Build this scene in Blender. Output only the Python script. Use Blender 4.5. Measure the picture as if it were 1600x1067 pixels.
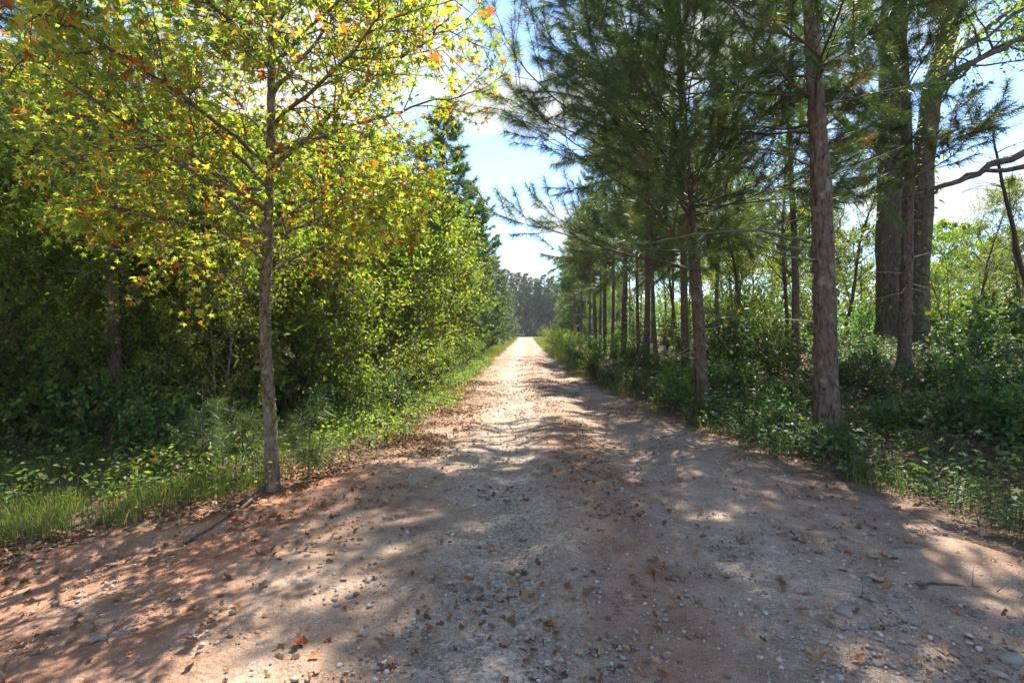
import bpy, math, random
import numpy as np
from mathutils import Vector, Matrix

for o in list(bpy.data.objects):
    bpy.data.objects.remove(o)
sc = bpy.context.scene
COL = sc.collection

# ------------------------------------------------------------------ camera
W, H, F, HOR = 1600.0, 1067.0, 800.0, 517.0        # photo frame, focal length in pixels, horizon row
CAMH = 1.6
cd = bpy.data.cameras.new('camera')
cam = bpy.data.objects.new('camera', cd)
COL.objects.link(cam)
cam.location = (0, 0, CAMH)
cam.rotation_euler = (math.pi / 2, 0, 0)
cd.sensor_width = 36.0
cd.lens = 36.0 * F / W
cd.shift_y = -(H / 2 - HOR) / W
cd.clip_start = 0.05
cd.clip_end = 3000
sc.camera = cam

# ------------------------------------------------------------------ light
SUN_EL, SUN_AZ = math.radians(55), math.radians(22)   # azimuth from +Y towards +X
SKY_STR, SUN_STR = 0.108, 4.1
w = bpy.data.worlds.new('World')
sc.world = w
w.use_nodes = True
nt = w.node_tree
nt.nodes.clear()
wo = nt.nodes.new('ShaderNodeOutputWorld')
bg = nt.nodes.new('ShaderNodeBackground')
sky = nt.nodes.new('ShaderNodeTexSky')
sky.sky_type = 'NISHITA'
sky.sun_disc = False
sky.sun_elevation = SUN_EL
sky.sun_rotation = SUN_AZ
sky.air_density = 0.85
sky.dust_density = 0.0
sky.ozone_density = 1.6
sky.altitude = 600
tc = nt.nodes.new('ShaderNodeTexCoord')
sep = nt.nodes.new('ShaderNodeSeparateXYZ')
nt.links.new(tc.outputs['Generated'], sep.inputs[0])
zc = nt.nodes.new('ShaderNodeMath'); zc.operation = 'MAXIMUM'; zc.inputs[1].default_value = 0.0
nt.links.new(sep.outputs['Z'], zc.inputs[0])
za = nt.nodes.new('ShaderNodeMath'); za.operation = 'ADD'; za.inputs[1].default_value = 0.16
nt.links.new(zc.outputs[0], za.inputs[0])
dvx = nt.nodes.new('ShaderNodeMath'); dvx.operation = 'DIVIDE'
dvy = nt.nodes.new('ShaderNodeMath'); dvy.operation = 'DIVIDE'
nt.links.new(sep.outputs['X'], dvx.inputs[0]); nt.links.new(za.outputs[0], dvx.inputs[1])
nt.links.new(sep.outputs['Y'], dvy.inputs[0]); nt.links.new(za.outputs[0], dvy.inputs[1])
cmb = nt.nodes.new('ShaderNodeCombineXYZ')
nt.links.new(dvx.outputs[0], cmb.inputs[0]); nt.links.new(dvy.outputs[0], cmb.inputs[1])
cmb.inputs[2].default_value = 3.7
cn = nt.nodes.new('ShaderNodeTexNoise')
cn.inputs['Scale'].default_value = 1.15; cn.inputs['Detail'].default_value = 7; cn.inputs['Roughness'].default_value = 0.52
nt.links.new(cmb.outputs[0], cn.inputs['Vector'])
cr = nt.nodes.new('ShaderNodeValToRGB')
cr.color_ramp.elements[0].position = 0.50; cr.color_ramp.elements[0].color = (0, 0, 0, 1)
cr.color_ramp.elements[1].position = 0.60; cr.color_ramp.elements[1].color = (1, 1, 1, 1)
nt.links.new(cn.outputs['Fac'], cr.inputs[0])
mx = nt.nodes.new('ShaderNodeMixRGB')
nt.links.new(cr.outputs[0], mx.inputs[0])
nt.links.new(sky.outputs[0], mx.inputs[1])
mx.inputs[2].default_value = (2.7, 2.7, 2.75, 1)
nt.links.new(mx.outputs[0], bg.inputs[0])
bg.inputs[1].default_value = SKY_STR
nt.links.new(bg.outputs[0], wo.inputs[0])

sd = bpy.data.lights.new('sun', 'SUN')
sd.energy = SUN_STR
sd.angle = math.radians(0.53)
sd.color = (1.0, 0.95, 0.86)
sun = bpy.data.objects.new('sun', sd)
COL.objects.link(sun)
sv = Vector((math.sin(SUN_AZ) * math.cos(SUN_EL), math.cos(SUN_AZ) * math.cos(SUN_EL), math.sin(SUN_EL)))
sun.rotation_euler = sv.to_track_quat('Z', 'Y').to_euler()
sun.location = (0, 0, 40)

sc.view_settings.view_transform = 'Standard'
sc.view_settings.look = 'None'
sc.view_settings.exposure = 1.94
sc.view_settings.gamma = 1.0
sc.view_settings.use_curve_mapping = False
sc.render.engine = 'CYCLES'
sc.cycles.max_bounces = 12
sc.cycles.diffuse_bounces = 10
sc.cycles.glossy_bounces = 2
sc.cycles.transmission_bounces = 5
sc.cycles.transparent_max_bounces = 4
sc.cycles.use_denoising = True

rng = np.random.default_rng(7)
random.seed(7)

# ------------------------------------------------------------------ terrain functions
LAT = rng.random((64, 64))
def vn(x, y, s=1.0, o=0.0):
    """smooth value noise, -1..1"""
    x = np.asarray(x, float) / s + 17.3 + o; y = np.asarray(y, float) / s + 5.1 + o * 1.7
    xi = np.floor(x).astype(int); yi = np.floor(y).astype(int)
    fx = x - xi; fy = y - yi
    fx = fx * fx * (3 - 2 * fx); fy = fy * fy * (3 - 2 * fy)
    a = LAT[xi % 64, yi % 64]; b = LAT[(xi + 1) % 64, yi % 64]
    c = LAT[xi % 64, (yi + 1) % 64]; d = LAT[(xi + 1) % 64, (yi + 1) % 64]
    return (a * (1 - fx) * (1 - fy) + b * fx * (1 - fy) + c * (1 - fx) * fy + d * fx * fy) * 2 - 1
def ss(a, b, x):
    t = np.clip((np.asarray(x, float) - a) / (b - a), 0, 1)
    return t * t * (3 - 2 * t)
EY = [-10, 1.5, 3.0, 3.75, 4.4, 5.1, 6.0, 7.0, 9.5, 12.4, 17.5, 24, 30, 70, 98, 160]
EL = [-5.0, -4.6, -4.2, -3.6, -2.6, -1.9, -1.65, -1.5, -1.36, -1.25, -1.05, -.98, -.95, .15, .85, 2.2]
ER = [4.2, 4.1, 3.9, 3.75, 3.6, 3.42, 3.25, 3.08, 2.75, 2.42, 2.0, 2.2, 2.3, 3.35, 4.25, 5.6]
def curve(y):
    return 0.012 * np.maximum(np.asarray(y, float) - 118, 0) ** 2
def xc(y):
    return (np.interp(y, EY, EL) + np.interp(y, EY, ER)) / 2 + curve(y)
def hw(y):
    return (np.interp(y, EY, ER) - np.interp(y, EY, EL)) / 2
def lane(x, y):
    """offset from the middle of the wheel tracks"""
    return x - (0.62 + 0.019 * np.asarray(y, float)) - curve(y)
def side(x, y):
    """signed distance outside the road edge (negative on the road)"""
    return np.abs(x - xc(y)) - hw(y) + 0.20 * vn(x, y, 1.3) + 0.14 * vn(x, y, 0.45, 3)
def tz(x, y):
    x = np.asarray(x, float); y = np.asarray(y, float)
    u = x - xc(y); s = np.abs(u) - hw(y)
    z = 0.05 * vn(x, y, 2.6, 1) * ss(-0.3, 1.5, s) + 0.012 * vn(x, y, 0.5, 2)
    r = (u > 0)
    bank = np.where(r, 1.2 * ss(0.3, 10, s) * (1 - 0.6 * ss(25, 60, y)) * (1 - 0.5 * (1 - ss(-2, 5, y))),
                    0.10 * ss(0.0, 0.8, s) + 0.25 * ss(2, 14, s))
    z = z + bank
    inside = 1 - ss(-0.5, 0.3, s)
    l = lane(x, y)
    rut = -0.045 * (np.exp(-((l - 0.8) / 0.32) ** 2) + np.exp(-((l + 0.8) / 0.32) ** 2)) + 0.03 * np.exp(-(l / 0.45) ** 2)
    z = z + rut * inside * ss(1.5, 5, y)
    z = z - 0.16 * ss(-1.2, -4.0, x) * (1 - ss(3.6, 6, y))
    z = z + .10 * np.exp(-((s + .12) / .35) ** 2) * (u < 0) * (1 - ss(5.0, 7.0, y)) * ss(2.5, 3.6, y) * (1 + .6 * vn(x, y, .5, 6))
    return z
def at(px, py):
    """ground point seen at photo pixel px, py"""
    dx = (px - W / 2) / F; dz = (HOR - py) / F
    d = 1.5; prev = 1.5
    while d < 400:
        if CAMH + dz * d < float(tz(dx * d, d)):
            break
        prev = d; d *= 1.01
    return Vector((dx * prev, prev, float(tz(dx * prev, prev))))
def pix(px, py, d):
    return np.array([(px - W / 2) / F * d, d, CAMH + (HOR - py) / F * d])
def gp(px, d):
    x = (px - W / 2) / F * d
    return Vector((x, d, float(tz(x, d))))

# ------------------------------------------------------------------ mesh helpers
def mesh(name, V, faces, mats, attrs=None, mi=None, smooth=False):
    """faces: list of (n,3)/(n,4) arrays; mi: list of material index per face array"""
    me = bpy.data.meshes.new(name)
    V = np.asarray(V, np.float32)
    me.vertices.add(len(V)); me.vertices.foreach_set('co', V.ravel())
    faces = [np.asarray(f, np.int32) for f in faces if len(f)]
    lt = np.concatenate([np.full(len(f), f.shape[1], np.int32) for f in faces])
    me.loops.add(int(lt.sum())); me.loops.foreach_set('vertex_index', np.concatenate([f.ravel() for f in faces]))
    me.polygons.add(len(lt))
    st = np.concatenate([[0], np.cumsum(lt)[:-1]]).astype(np.int32)
    me.polygons.foreach_set('loop_start', st); me.polygons.foreach_set('loop_total', lt)
    if mi is not None:
        me.polygons.foreach_set('material_index', np.concatenate([np.full(len(f), m, np.int32) for f, m in zip(faces, mi)]))
    if smooth is True:
        me.polygons.foreach_set('use_smooth', np.ones(len(lt), bool))
    elif smooth:
        me.polygons.foreach_set('use_smooth', np.concatenate([np.full(len(f), m, bool) for f, m in zip(faces, smooth)]))
    for m in mats:
        me.materials.append(m)
    for k, v in (attrs or {}).items():
        a = me.attributes.new(k, 'FLOAT', 'POINT')
        a.data.foreach_set('value', np.asarray(v, np.float32))
    me.update(calc_edges=True)
    return me
def norm(v):
    return v / np.maximum(np.linalg.norm(v, axis=-1, keepdims=True), 1e-9)
def tube(pts, rad, k, disp=None):
    pts = np.asarray(pts, float); n = len(pts)
    t = norm(np.gradient(pts, axis=0))
    ref = np.array([0, 0, 1.0]) if abs(t[0, 2]) < 0.8 else np.array([1.0, 0, 0])
    a = norm(np.cross(t, ref)); b = np.cross(t, a)
    th = np.arange(k) / k * 2 * np.pi
    r = np.asarray(rad, float)[:, None] * np.ones(k)
    if disp is not None:
        r = r + disp
    V = pts[:, None, :] + r[:, :, None] * (np.cos(th)[None, :, None] * a[:, None, :] + np.sin(th)[None, :, None] * b[:, None, :])
    i = np.arange(n - 1)[:, None] * k; j = np.arange(k)[None, :]; j2 = (j + 1) % k
    Q = np.stack([i + j, i + j2, i + k + j2, i + k + j], -1).reshape(-1, 4)
    return V.reshape(-1, 3), Q
def tubes(polys):
    Vs, Qs, o = [], [], 0
    for pts, rad, k in polys:
        V, Q = tube(pts, rad, k)
        Vs.append(V); Qs.append(Q + o); o += len(V)
    if not Vs:
        return np.zeros((0, 3)), np.zeros((0, 4), int)
    return np.concatenate(Vs), np.concatenate(Qs)
def segs(A, B, ra, rb):
    """many straight three-sided twigs at once"""
    n = len(A)
    if n == 0:
        return np.zeros((0, 3)), np.zeros((0, 4), int)
    t = norm(B - A); ref = np.where(np.abs(t[:, 2:3]) < 0.8, [[0, 0, 1.0]], [[1.0, 0, 0]])
    a = norm(np.cross(t, ref)); b = np.cross(t, a)
    V = np.zeros((n, 6, 3))
    for k in range(3):
        c, s = math.cos(k * 2.0944), math.sin(k * 2.0944)
        V[:, k] = A + np.reshape(ra, (-1, 1)) * (c * a + s * b); V[:, 3 + k] = B + np.reshape(rb, (-1, 1)) * (c * a + s * b)
    o = np.arange(n)[:, None] * 6
    Q = np.concatenate([o + np.array([[k, (k + 1) % 3, 3 + (k + 1) % 3, 3 + k]]) for k in range(3)])
    return V.reshape(-1, 3), Q
def star(r=1.0):
    ang = [180, -122, -92, -62, -31, 0, 31, 62, 92, 122]
    rad = [0.10, .36, .15, .52, .20, .60, .20, .52, .15, .36]
    V = [(0.42, 0, 0.0)] + [(0.42 + q * math.cos(math.radians(a)), q * math.sin(math.radians(a)), -0.10 * (q / .6) ** 2) for a, q in zip(ang, rad)]
    T = [(0, 1 + i, 1 + (i + 1) % 10) for i in range(10)]
    return np.array(V), np.array(T)
STAR = star()
OVAL = (np.array([(0, 0, 0), (.32, .25, .05), (.72, .2, .03), (1, 0, -.08), (.72, -.2, .03), (.32, -.25, .05), (.5, 0, -.03)]),
        np.array([(6, 0, 1), (6, 1, 2), (6, 2, 3), (6, 3, 4), (6, 4, 5), (6, 5, 0)]))
OVAL = (OVAL[0], OVAL[1][:, ::-1])
KITE = (np.array([(0, 0, 0), (.45, .27, .06), (1, 0, -.05), (.45, -.27, .06)]), np.array([(0, 2, 1), (0, 3, 2)]))
LANCE = (np.array([(0, 0, 0), (.4, .14, .03), (1, 0, -.12), (.4, -.14, .03)]), np.array([(0, 2, 1), (0, 3, 2)]))
def leaves(P, D, N, s, tmpl):
    tv, tt = tmpl
    D = norm(D); S = norm(np.cross(N, D)); N = np.cross(D, S)
    s = np.reshape(s, (-1, 1, 1)) * np.ones((len(P), 1, 1))
    V = P[:, None, :] + s * (tv[None, :, 0:1] * D[:, None, :] + tv[None, :, 1:2] * S[:, None, :] + tv[None, :, 2:3] * N[:, None, :])
    T = tt[None] + (np.arange(len(P)) * len(tv))[:, None, None]
    return V.reshape(-1, 3), T.reshape(-1, 3)
def rndattr(n, k, R=None):
    return np.repeat(rng.random(n) if R is None else R, k)
def join(parts):
    """parts: list of (V, F, material_index, rnd) -> V, faces, mi, rnd"""
    V, Fs, mi, rn, o = [], [], [], [], 0
    for v, f, m, r in parts:
        if len(v) == 0:
            continue
        V.append(v); Fs.append(np.asarray(f) + o); mi.append(m); rn.append(np.broadcast_to(r, (len(v),))); o += len(v)
    return np.concatenate(V), Fs, mi, np.concatenate(rn)
def obj(name, me, parent=None, loc=None, rot=None, scale=None, **props):
    o = bpy.data.objects.new(name, me)
    COL.objects.link(o)
    if parent is not None: o.parent = parent
    if loc is not None: o.location = loc
    if rot is not None: o.rotation_euler = rot
    if scale is not None: o.scale = (scale,) * 3 if isinstance(scale, (int, float)) else scale
    for k, v in props.items(): o[k] = v
    return o
def thing(name, label, cat, loc=(0, 0, 0), group=None, rot=(0, 0, 0), scale=1.0):
    o = obj(name, None, None, loc, rot, scale, label=label, category=cat)
    o.empty_display_size = 0.2
    if group: o['group'] = group
    return o

# ------------------------------------------------------------------ materials
def newmat(name):
    m = bpy.data.materials.new(name); m.use_nodes = True
    n = m.node_tree; n.nodes.clear()
    out = n.nodes.new('ShaderNodeOutputMaterial')
    return m, n, out
def ramp(n, stops, interp='LINEAR'):
    r = n.nodes.new('ShaderNodeValToRGB'); e = r.color_ramp.elements
    r.color_ramp.interpolation = interp
    while len(e) < len(stops): e.new(0.5)
    for el, (p, c) in zip(e, stops): el.position = p; el.color = (*c, 1)
    return r
def leafmat(name, stops, trans=0.5, rough=0.5, spec=0.35, tint=(1.5, 1.35, 0.35), var=0.0):
    m, n, out = newmat(name)
    at_ = n.nodes.new('ShaderNodeAttribute'); at_.attribute_name = 'rnd'
    r = ramp(n, stops); n.links.new(at_.outputs['Fac'], r.inputs[0])
    col = r.outputs[0]
    if var:
        oi = n.nodes.new('ShaderNodeObjectInfo')
        hs = n.nodes.new('ShaderNodeHueSaturation')
        mr = n.nodes.new('ShaderNodeMapRange'); mr.inputs[3].default_value = 0.5 - var * .16; mr.inputs[4].default_value = 0.5 + var * .10
        mv = n.nodes.new('ShaderNodeMapRange'); mv.inputs[3].default_value = 1 - var; mv.inputs[4].default_value = 1 + var
        n.links.new(oi.outputs['Random'], mr.inputs[0]); n.links.new(oi.outputs['Random'], mv.inputs[0])
        n.links.new(mr.outputs[0], hs.inputs['Hue']); n.links.new(mv.outputs[0], hs.inputs['Value']); n.links.new(col, hs.inputs['Color'])
        col = hs.outputs[0]
    p = n.nodes.new('ShaderNodeBsdfPrincipled'); p.inputs['Roughness'].default_value = rough
    p.inputs['Specular IOR Level'].default_value = spec
    n.links.new(col, p.inputs['Base Color'])
    t = n.nodes.new('ShaderNodeBsdfTranslucent')
    mu = n.nodes.new('ShaderNodeMixRGB'); mu.blend_type = 'MULTIPLY'; mu.inputs[0].default_value = 1; mu.inputs[2].default_value = (*tint, 1)
    n.links.new(col, mu.inputs[1]); n.links.new(mu.outputs[0], t.inputs[0])
    mi = n.nodes.new('ShaderNodeMixShader'); mi.inputs[0].default_value = trans
    n.links.new(p.outputs[0], mi.inputs[1]); n.links.new(t.outputs[0], mi.inputs[2]); n.links.new(mi.outputs[0], out.inputs[0])
    return m
def barkmat(name, dark, light, lich, sx=9.0, sz=3.0, bump=0.6):
    m, n, out = newmat(name)
    tc = n.nodes.new('ShaderNodeTexCoord')
    mp = n.nodes.new('ShaderNodeMapping'); mp.inputs['Scale'].default_value = (sx, sx, sz)
    n.links.new(tc.outputs['Object'], mp.inputs[0])
    no = n.nodes.new('ShaderNodeTexNoise'); no.inputs['Scale'].default_value = 2.2; no.inputs['Detail'].default_value = 6
    n.links.new(mp.outputs[0], no.inputs['Vector'])
    ad = n.nodes.new('ShaderNodeVectorMath'); ad.operation = 'ADD'
    n.links.new(mp.outputs[0], ad.inputs[0]); n.links.new(no.outputs['Color'], ad.inputs[1])
    vo = n.nodes.new('ShaderNodeTexVoronoi'); vo.feature = 'DISTANCE_TO_EDGE'; vo.inputs['Scale'].default_value = 1.6
    n.links.new(ad.outputs[0], vo.inputs['Vector'])
    r1 = ramp(n, [(0.0, dark), (0.25, light), (0.75, tuple(min(1, c * 1.35) for c in light))])
    mix = n.nodes.new('ShaderNodeMath'); mix.operation = 'MULTIPLY_ADD'; mix.inputs[1].default_value = 1.1
    n.links.new(vo.outputs[0], mix.inputs[0])
    sc_ = n.nodes.new('ShaderNodeMath'); sc_.operation = 'MULTIPLY_ADD'; sc_.inputs[1].default_value = 0.8; sc_.inputs[2].default_value = -0.28
    n.links.new(no.outputs['Fac'], sc_.inputs[0]); n.links.new(sc_.outputs[0], mix.inputs[2])
    n.links.new(mix.outputs[0], r1.inputs[0])
    n2 = n.nodes.new('ShaderNodeTexNoise'); n2.inputs['Scale'].default_value = 7; n2.inputs['Detail'].default_value = 5
    n.links.new(tc.outputs['Object'], n2.inputs['Vector'])
    r2 = ramp(n, [(0.55, (0, 0, 0)), (0.68, (1, 1, 1))]); n.links.new(n2.outputs['Fac'], r2.inputs[0])
    ml = n.nodes.new('ShaderNodeMixRGB'); ml.inputs[2].default_value = (*lich, 1)
    mlf = n.nodes.new('ShaderNodeMath'); mlf.operation = 'MULTIPLY'; mlf.inputs[1].default_value = 0.55
    n.links.new(r2.outputs[0], mlf.inputs[0]); n.links.new(mlf.outputs[0], ml.inputs[0]); n.links.new(r1.outputs[0], ml.inputs[1])
    p = n.nodes.new('ShaderNodeBsdfPrincipled'); p.inputs['Roughness'].default_value = 0.9; p.inputs['Specular IOR Level'].default_value = 0.15
    n.links.new(ml.outputs[0], p.inputs['Base Color'])
    b = n.nodes.new('ShaderNodeBump'); b.inputs['Strength'].default_value = bump; b.inputs['Distance'].default_value = 0.02
    n.links.new(mix.outputs[0], b.inputs['Height']); n.links.new(b.outputs[0], p.inputs['Normal'])
    n.links.new(p.outputs[0], out.inputs[0])
    return m
def rndmat(name, stops, rough=0.85, spec=0.2, objrand=False, bump=0.0):
    m, n, out = newmat(name)
    if objrand:
        s = n.nodes.new('ShaderNodeObjectInfo').outputs['Random']
    else:
        a = n.nodes.new('ShaderNodeAttribute'); a.attribute_name = 'rnd'; s = a.outputs['Fac']
    r = ramp(n, stops); n.links.new(s, r.inputs[0])
    no = n.nodes.new('ShaderNodeTexNoise'); no.inputs['Scale'].default_value = 60; no.inputs['Detail'].default_value = 4
    tcn = n.nodes.new('ShaderNodeTexCoord'); n.links.new(tcn.outputs['Object'], no.inputs['Vector'])
    r2 = ramp(n, [(0.3, (.62, .62, .62)), (0.7, (1.15, 1.15, 1.15))]); n.links.new(no.outputs['Fac'], r2.inputs[0])
    mu = n.nodes.new('ShaderNodeMixRGB'); mu.blend_type = 'MULTIPLY'; mu.inputs[0].default_value = 1
    n.links.new(r.outputs[0], mu.inputs[1]); n.links.new(r2.outputs[0], mu.inputs[2])
    p = n.nodes.new('ShaderNodeBsdfPrincipled'); p.inputs['Roughness'].default_value = rough; p.inputs['Specular IOR Level'].default_value = spec
    n.links.new(mu.outputs[0], p.inputs['Base Color'])
    if bump:
        b = n.nodes.new('ShaderNodeBump'); b.inputs['Strength'].default_value = bump; b.inputs['Distance'].default_value = 0.01
        n.links.new(no.outputs['Fac'], b.inputs['Height']); n.links.new(b.outputs[0], p.inputs['Normal'])
    n.links.new(p.outputs[0], out.inputs[0])
    return m

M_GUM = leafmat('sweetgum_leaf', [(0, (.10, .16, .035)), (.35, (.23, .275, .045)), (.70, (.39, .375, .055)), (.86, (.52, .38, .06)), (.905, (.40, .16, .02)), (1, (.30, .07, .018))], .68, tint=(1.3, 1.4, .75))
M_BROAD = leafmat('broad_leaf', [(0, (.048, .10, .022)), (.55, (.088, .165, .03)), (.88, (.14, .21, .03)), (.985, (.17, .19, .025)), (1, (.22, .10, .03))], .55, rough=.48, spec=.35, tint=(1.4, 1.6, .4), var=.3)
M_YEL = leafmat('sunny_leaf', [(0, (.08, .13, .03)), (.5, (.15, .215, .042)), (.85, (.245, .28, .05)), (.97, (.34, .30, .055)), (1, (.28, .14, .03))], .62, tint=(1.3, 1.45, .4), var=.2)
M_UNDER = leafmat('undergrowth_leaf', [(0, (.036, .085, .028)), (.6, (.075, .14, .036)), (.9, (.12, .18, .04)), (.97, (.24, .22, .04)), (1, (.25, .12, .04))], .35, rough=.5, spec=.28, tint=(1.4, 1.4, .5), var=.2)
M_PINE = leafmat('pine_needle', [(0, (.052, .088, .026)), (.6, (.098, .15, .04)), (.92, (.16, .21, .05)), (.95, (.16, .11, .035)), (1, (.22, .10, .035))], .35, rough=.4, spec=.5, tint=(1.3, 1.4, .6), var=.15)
M_GRASS = leafmat('grass_blade', [(0, (.05, .10, .02)), (.5, (.10, .165, .03)), (.75, (.18, .22, .045)), (1, (.34, .27, .13))], .4, tint=(1.3, 1.3, .5))
M_DRY = leafmat('dry_leaf', [(0, (.09, .045, .025)), (.4, (.19, .10, .055)), (.75, (.33, .19, .10)), (.9, (.42, .30, .18)), (1, (.34, .10, .03))], .15, rough=.7, spec=.2, tint=(1.2, 1, .6))
M_PBARK = barkmat('pine_bark', (.03, .022, .018), (.125, .090, .066), (.26, .24, .205))
M_GBARK = barkmat('sweetgum_bark', (.03, .023, .016), (.15, .112, .078), (.27, .25, .20), sx=14, sz=7, bump=.4)
M_OBARK = barkmat('oak_bark', (.03, .024, .018), (.105, .082, .058), (.16, .165, .11), sx=7, sz=1.6, bump=.7)
M_TWIG = rndmat('twig_bark', [(0, (.06, .042, .03)), (1, (.20, .15, .11))])
M_PALE = rndmat('dead_wood', [(0, (.16, .13, .10)), (1, (.36, .31, .26))])
M_DEAD = rndmat('flaking_dead_bark', [(0, (.08, .065, .05)), (1, (.24, .20, .165))])
M_STONE = rndmat('stone', [(0, (.17, .135, .11)), (.35, (.25, .21, .175)), (.6, (.23, .21, .195)), (.8, (.33, .275, .22)), (.92, (.42, .37, .32)), (.95, (.38, .22, .12)), (1, (.34, .16, .10))], .8, .25, True, .25)
M_PEB = rndmat('pebble', [(0, (.18, .135, .105)), (.4, (.30, .24, .19)), (.75, (.38, .32, .265)), (.94, (.52, .46, .40)), (1, (.38, .20, .11))], .85)

def groundmat(name):
    """dirt, gravel, clay and litter told apart by the ground's own masks"""
    m, n, out = newmat(name)
    tc = n.nodes.new('ShaderNodeTexCoord')
    def noise(scale, det=5, rough=.55):
        q = n.nodes.new('ShaderNodeTexNoise'); q.inputs['Scale'].default_value = scale; q.inputs['Detail'].default_value = det; q.inputs['Roughness'].default_value = rough
        n.links.new(tc.outputs['Object'], q.inputs['Vector']); return q
    def attr(a):
        q = n.nodes.new('ShaderNodeAttribute'); q.attribute_name = a; return q.outputs['Fac']
    def mixc(f, a, b, mode='MIX'):
        q = n.nodes.new('ShaderNodeMixRGB'); q.blend_type = mode
        for s, i in ((f, 0), (a, 1), (b, 2)):
            if isinstance(s, (int, float)): q.inputs[i].default_value = s
            elif isinstance(s, tuple): q.inputs[i].default_value = (*s, 1)
            else: n.links.new(s, q.inputs[i])
        return q.outputs[0]
    def madd(a, k, c):
        q = n.nodes.new('ShaderNodeMath'); q.operation = 'MULTIPLY_ADD'
        n.links.new(a, q.inputs[0]); q.inputs[1].default_value = k; q.inputs[2].default_value = c; q.use_clamp = True
        return q.outputs[0]
    def mul(a, b):
        q = n.nodes.new('ShaderNodeMath'); q.operation = 'MULTIPLY'; n.links.new(a, q.inputs[0]); n.links.new(b, q.inputs[1]); q.use_clamp = True
        return q.outputs[0]
    nA, nB, nC, nD = noise(0.7), noise(3.5, 7, .6), noise(28, 5, .65), noise(160, 3, .6)
    # gravel: voronoi cells, each with its own stone colour
    vo = n.nodes.new('ShaderNodeTexVoronoi'); vo.inputs['Scale'].default_value = 42; n.links.new(tc.outputs['Object'], vo.inputs['Vector'])
    vs = n.nodes.new('ShaderNodeSeparateXYZ'); n.links.new(vo.outputs['Color'], vs.inputs[0])
    vr = ramp(n, [(0, (.19, .14, .10)), (.4, (.34, .265, .20)), (.75, (.46, .38, .305)), (1, (.64, .57, .49))]); n.links.new(vs.outputs[0], vr.inputs[0])
    vo2 = n.nodes.new('ShaderNodeTexVoronoi'); vo2.inputs['Scale'].default_value = 110; n.links.new(tc.outputs['Object'], vo2.inputs['Vector'])
    vs2 = n.nodes.new('ShaderNodeSeparateXYZ'); n.links.new(vo2.outputs['Color'], vs2.inputs[0])
    vr2 = ramp(n, [(0, (.22, .155, .11)), (.6, (.37, .285, .215)), (1, (.56, .475, .39))]); n.links.new(vs2.outputs[1], vr2.inputs[0])
    grav = mixc(.5, vr.outputs[0], vr2.outputs[0])
    dirt = ramp(n, [(.3, (.25, .162, .108)), (.55, (.355, .248, .175)), (.75, (.44, .335, .25))]); n.links.new(nB.outputs['Fac'], dirt.inputs[0])
    clay = ramp(n, [(.3, (.27, .12, .068)), (.55, (.38, .185, .108)), (.75, (.46, .28, .185))]); n.links.new(nB.outputs['Fac'], clay.inputs[0])
    soil = ramp(n, [(.3, (.035, .026, .018)), (.5, (.10, .068, .045)), (.62, (.17, .115, .075)), (.75, (.26, .19, .13))]); n.links.new(nC.outputs['Fac'], soil.inputs[0])
    gm = madd(nB.outputs['Fac'], 3.6, -1.6)
    base = mixc(mul(attr('pale'), gm), dirt.outputs[0], grav)
    pale2 = madd(attr('pale'), 2.0, -0.85)
    base = mixc(pale2, base, grav)
    cm = mul(attr('clay'), madd(nA.outputs['Fac'], 4.0, -1.2))
    base = mixc(cm, base, clay.outputs[0])
    fine = ramp(n, [(.3, (.55, .52, .5)), (.68, (1.3, 1.3, 1.3))]); n.links.new(nD.outputs['Fac'], fine.inputs[0])
    base = mixc(1.0, base, fine.outputs[0], 'MULTIPLY')
    patch = ramp(n, [(.36, (.74, .70, .68)), (.6, (1.08, 1.08, 1.08))]); n.links.new(nA.outputs['Fac'], patch.inputs[0])
    base = mixc(.8, base, patch.outputs[0], 'MULTIPLY')
    base = mixc(attr('litter'), base, soil.outputs[0])
    p = n.nodes.new('ShaderNodeBsdfPrincipled'); p.inputs['Roughness'].default_value = .95; p.inputs['Specular IOR Level'].default_value = .1
    n.links.new(base, p.inputs['Base Color'])
    vi = n.nodes.new('ShaderNodeMath'); vi.operation = 'MULTIPLY_ADD'; vi.inputs[1].default_value = -.5
    n.links.new(vo.outputs['Distance'], vi.inputs[0]); n.links.new(nC.outputs['Fac'], vi.inputs[2])
    b = n.nodes.new('ShaderNodeBump'); b.inputs['Strength'].default_value = .9; b.inputs['Distance'].default_value = .018
    n.links.new(vi.outputs[0], b.inputs['Height']); n.links.new(b.outputs[0], p.inputs['Normal'])
    n.links.new(p.outputs[0], out.inputs[0])
    return m
M_GROUND = groundmat('dirt_and_gravel')

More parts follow.
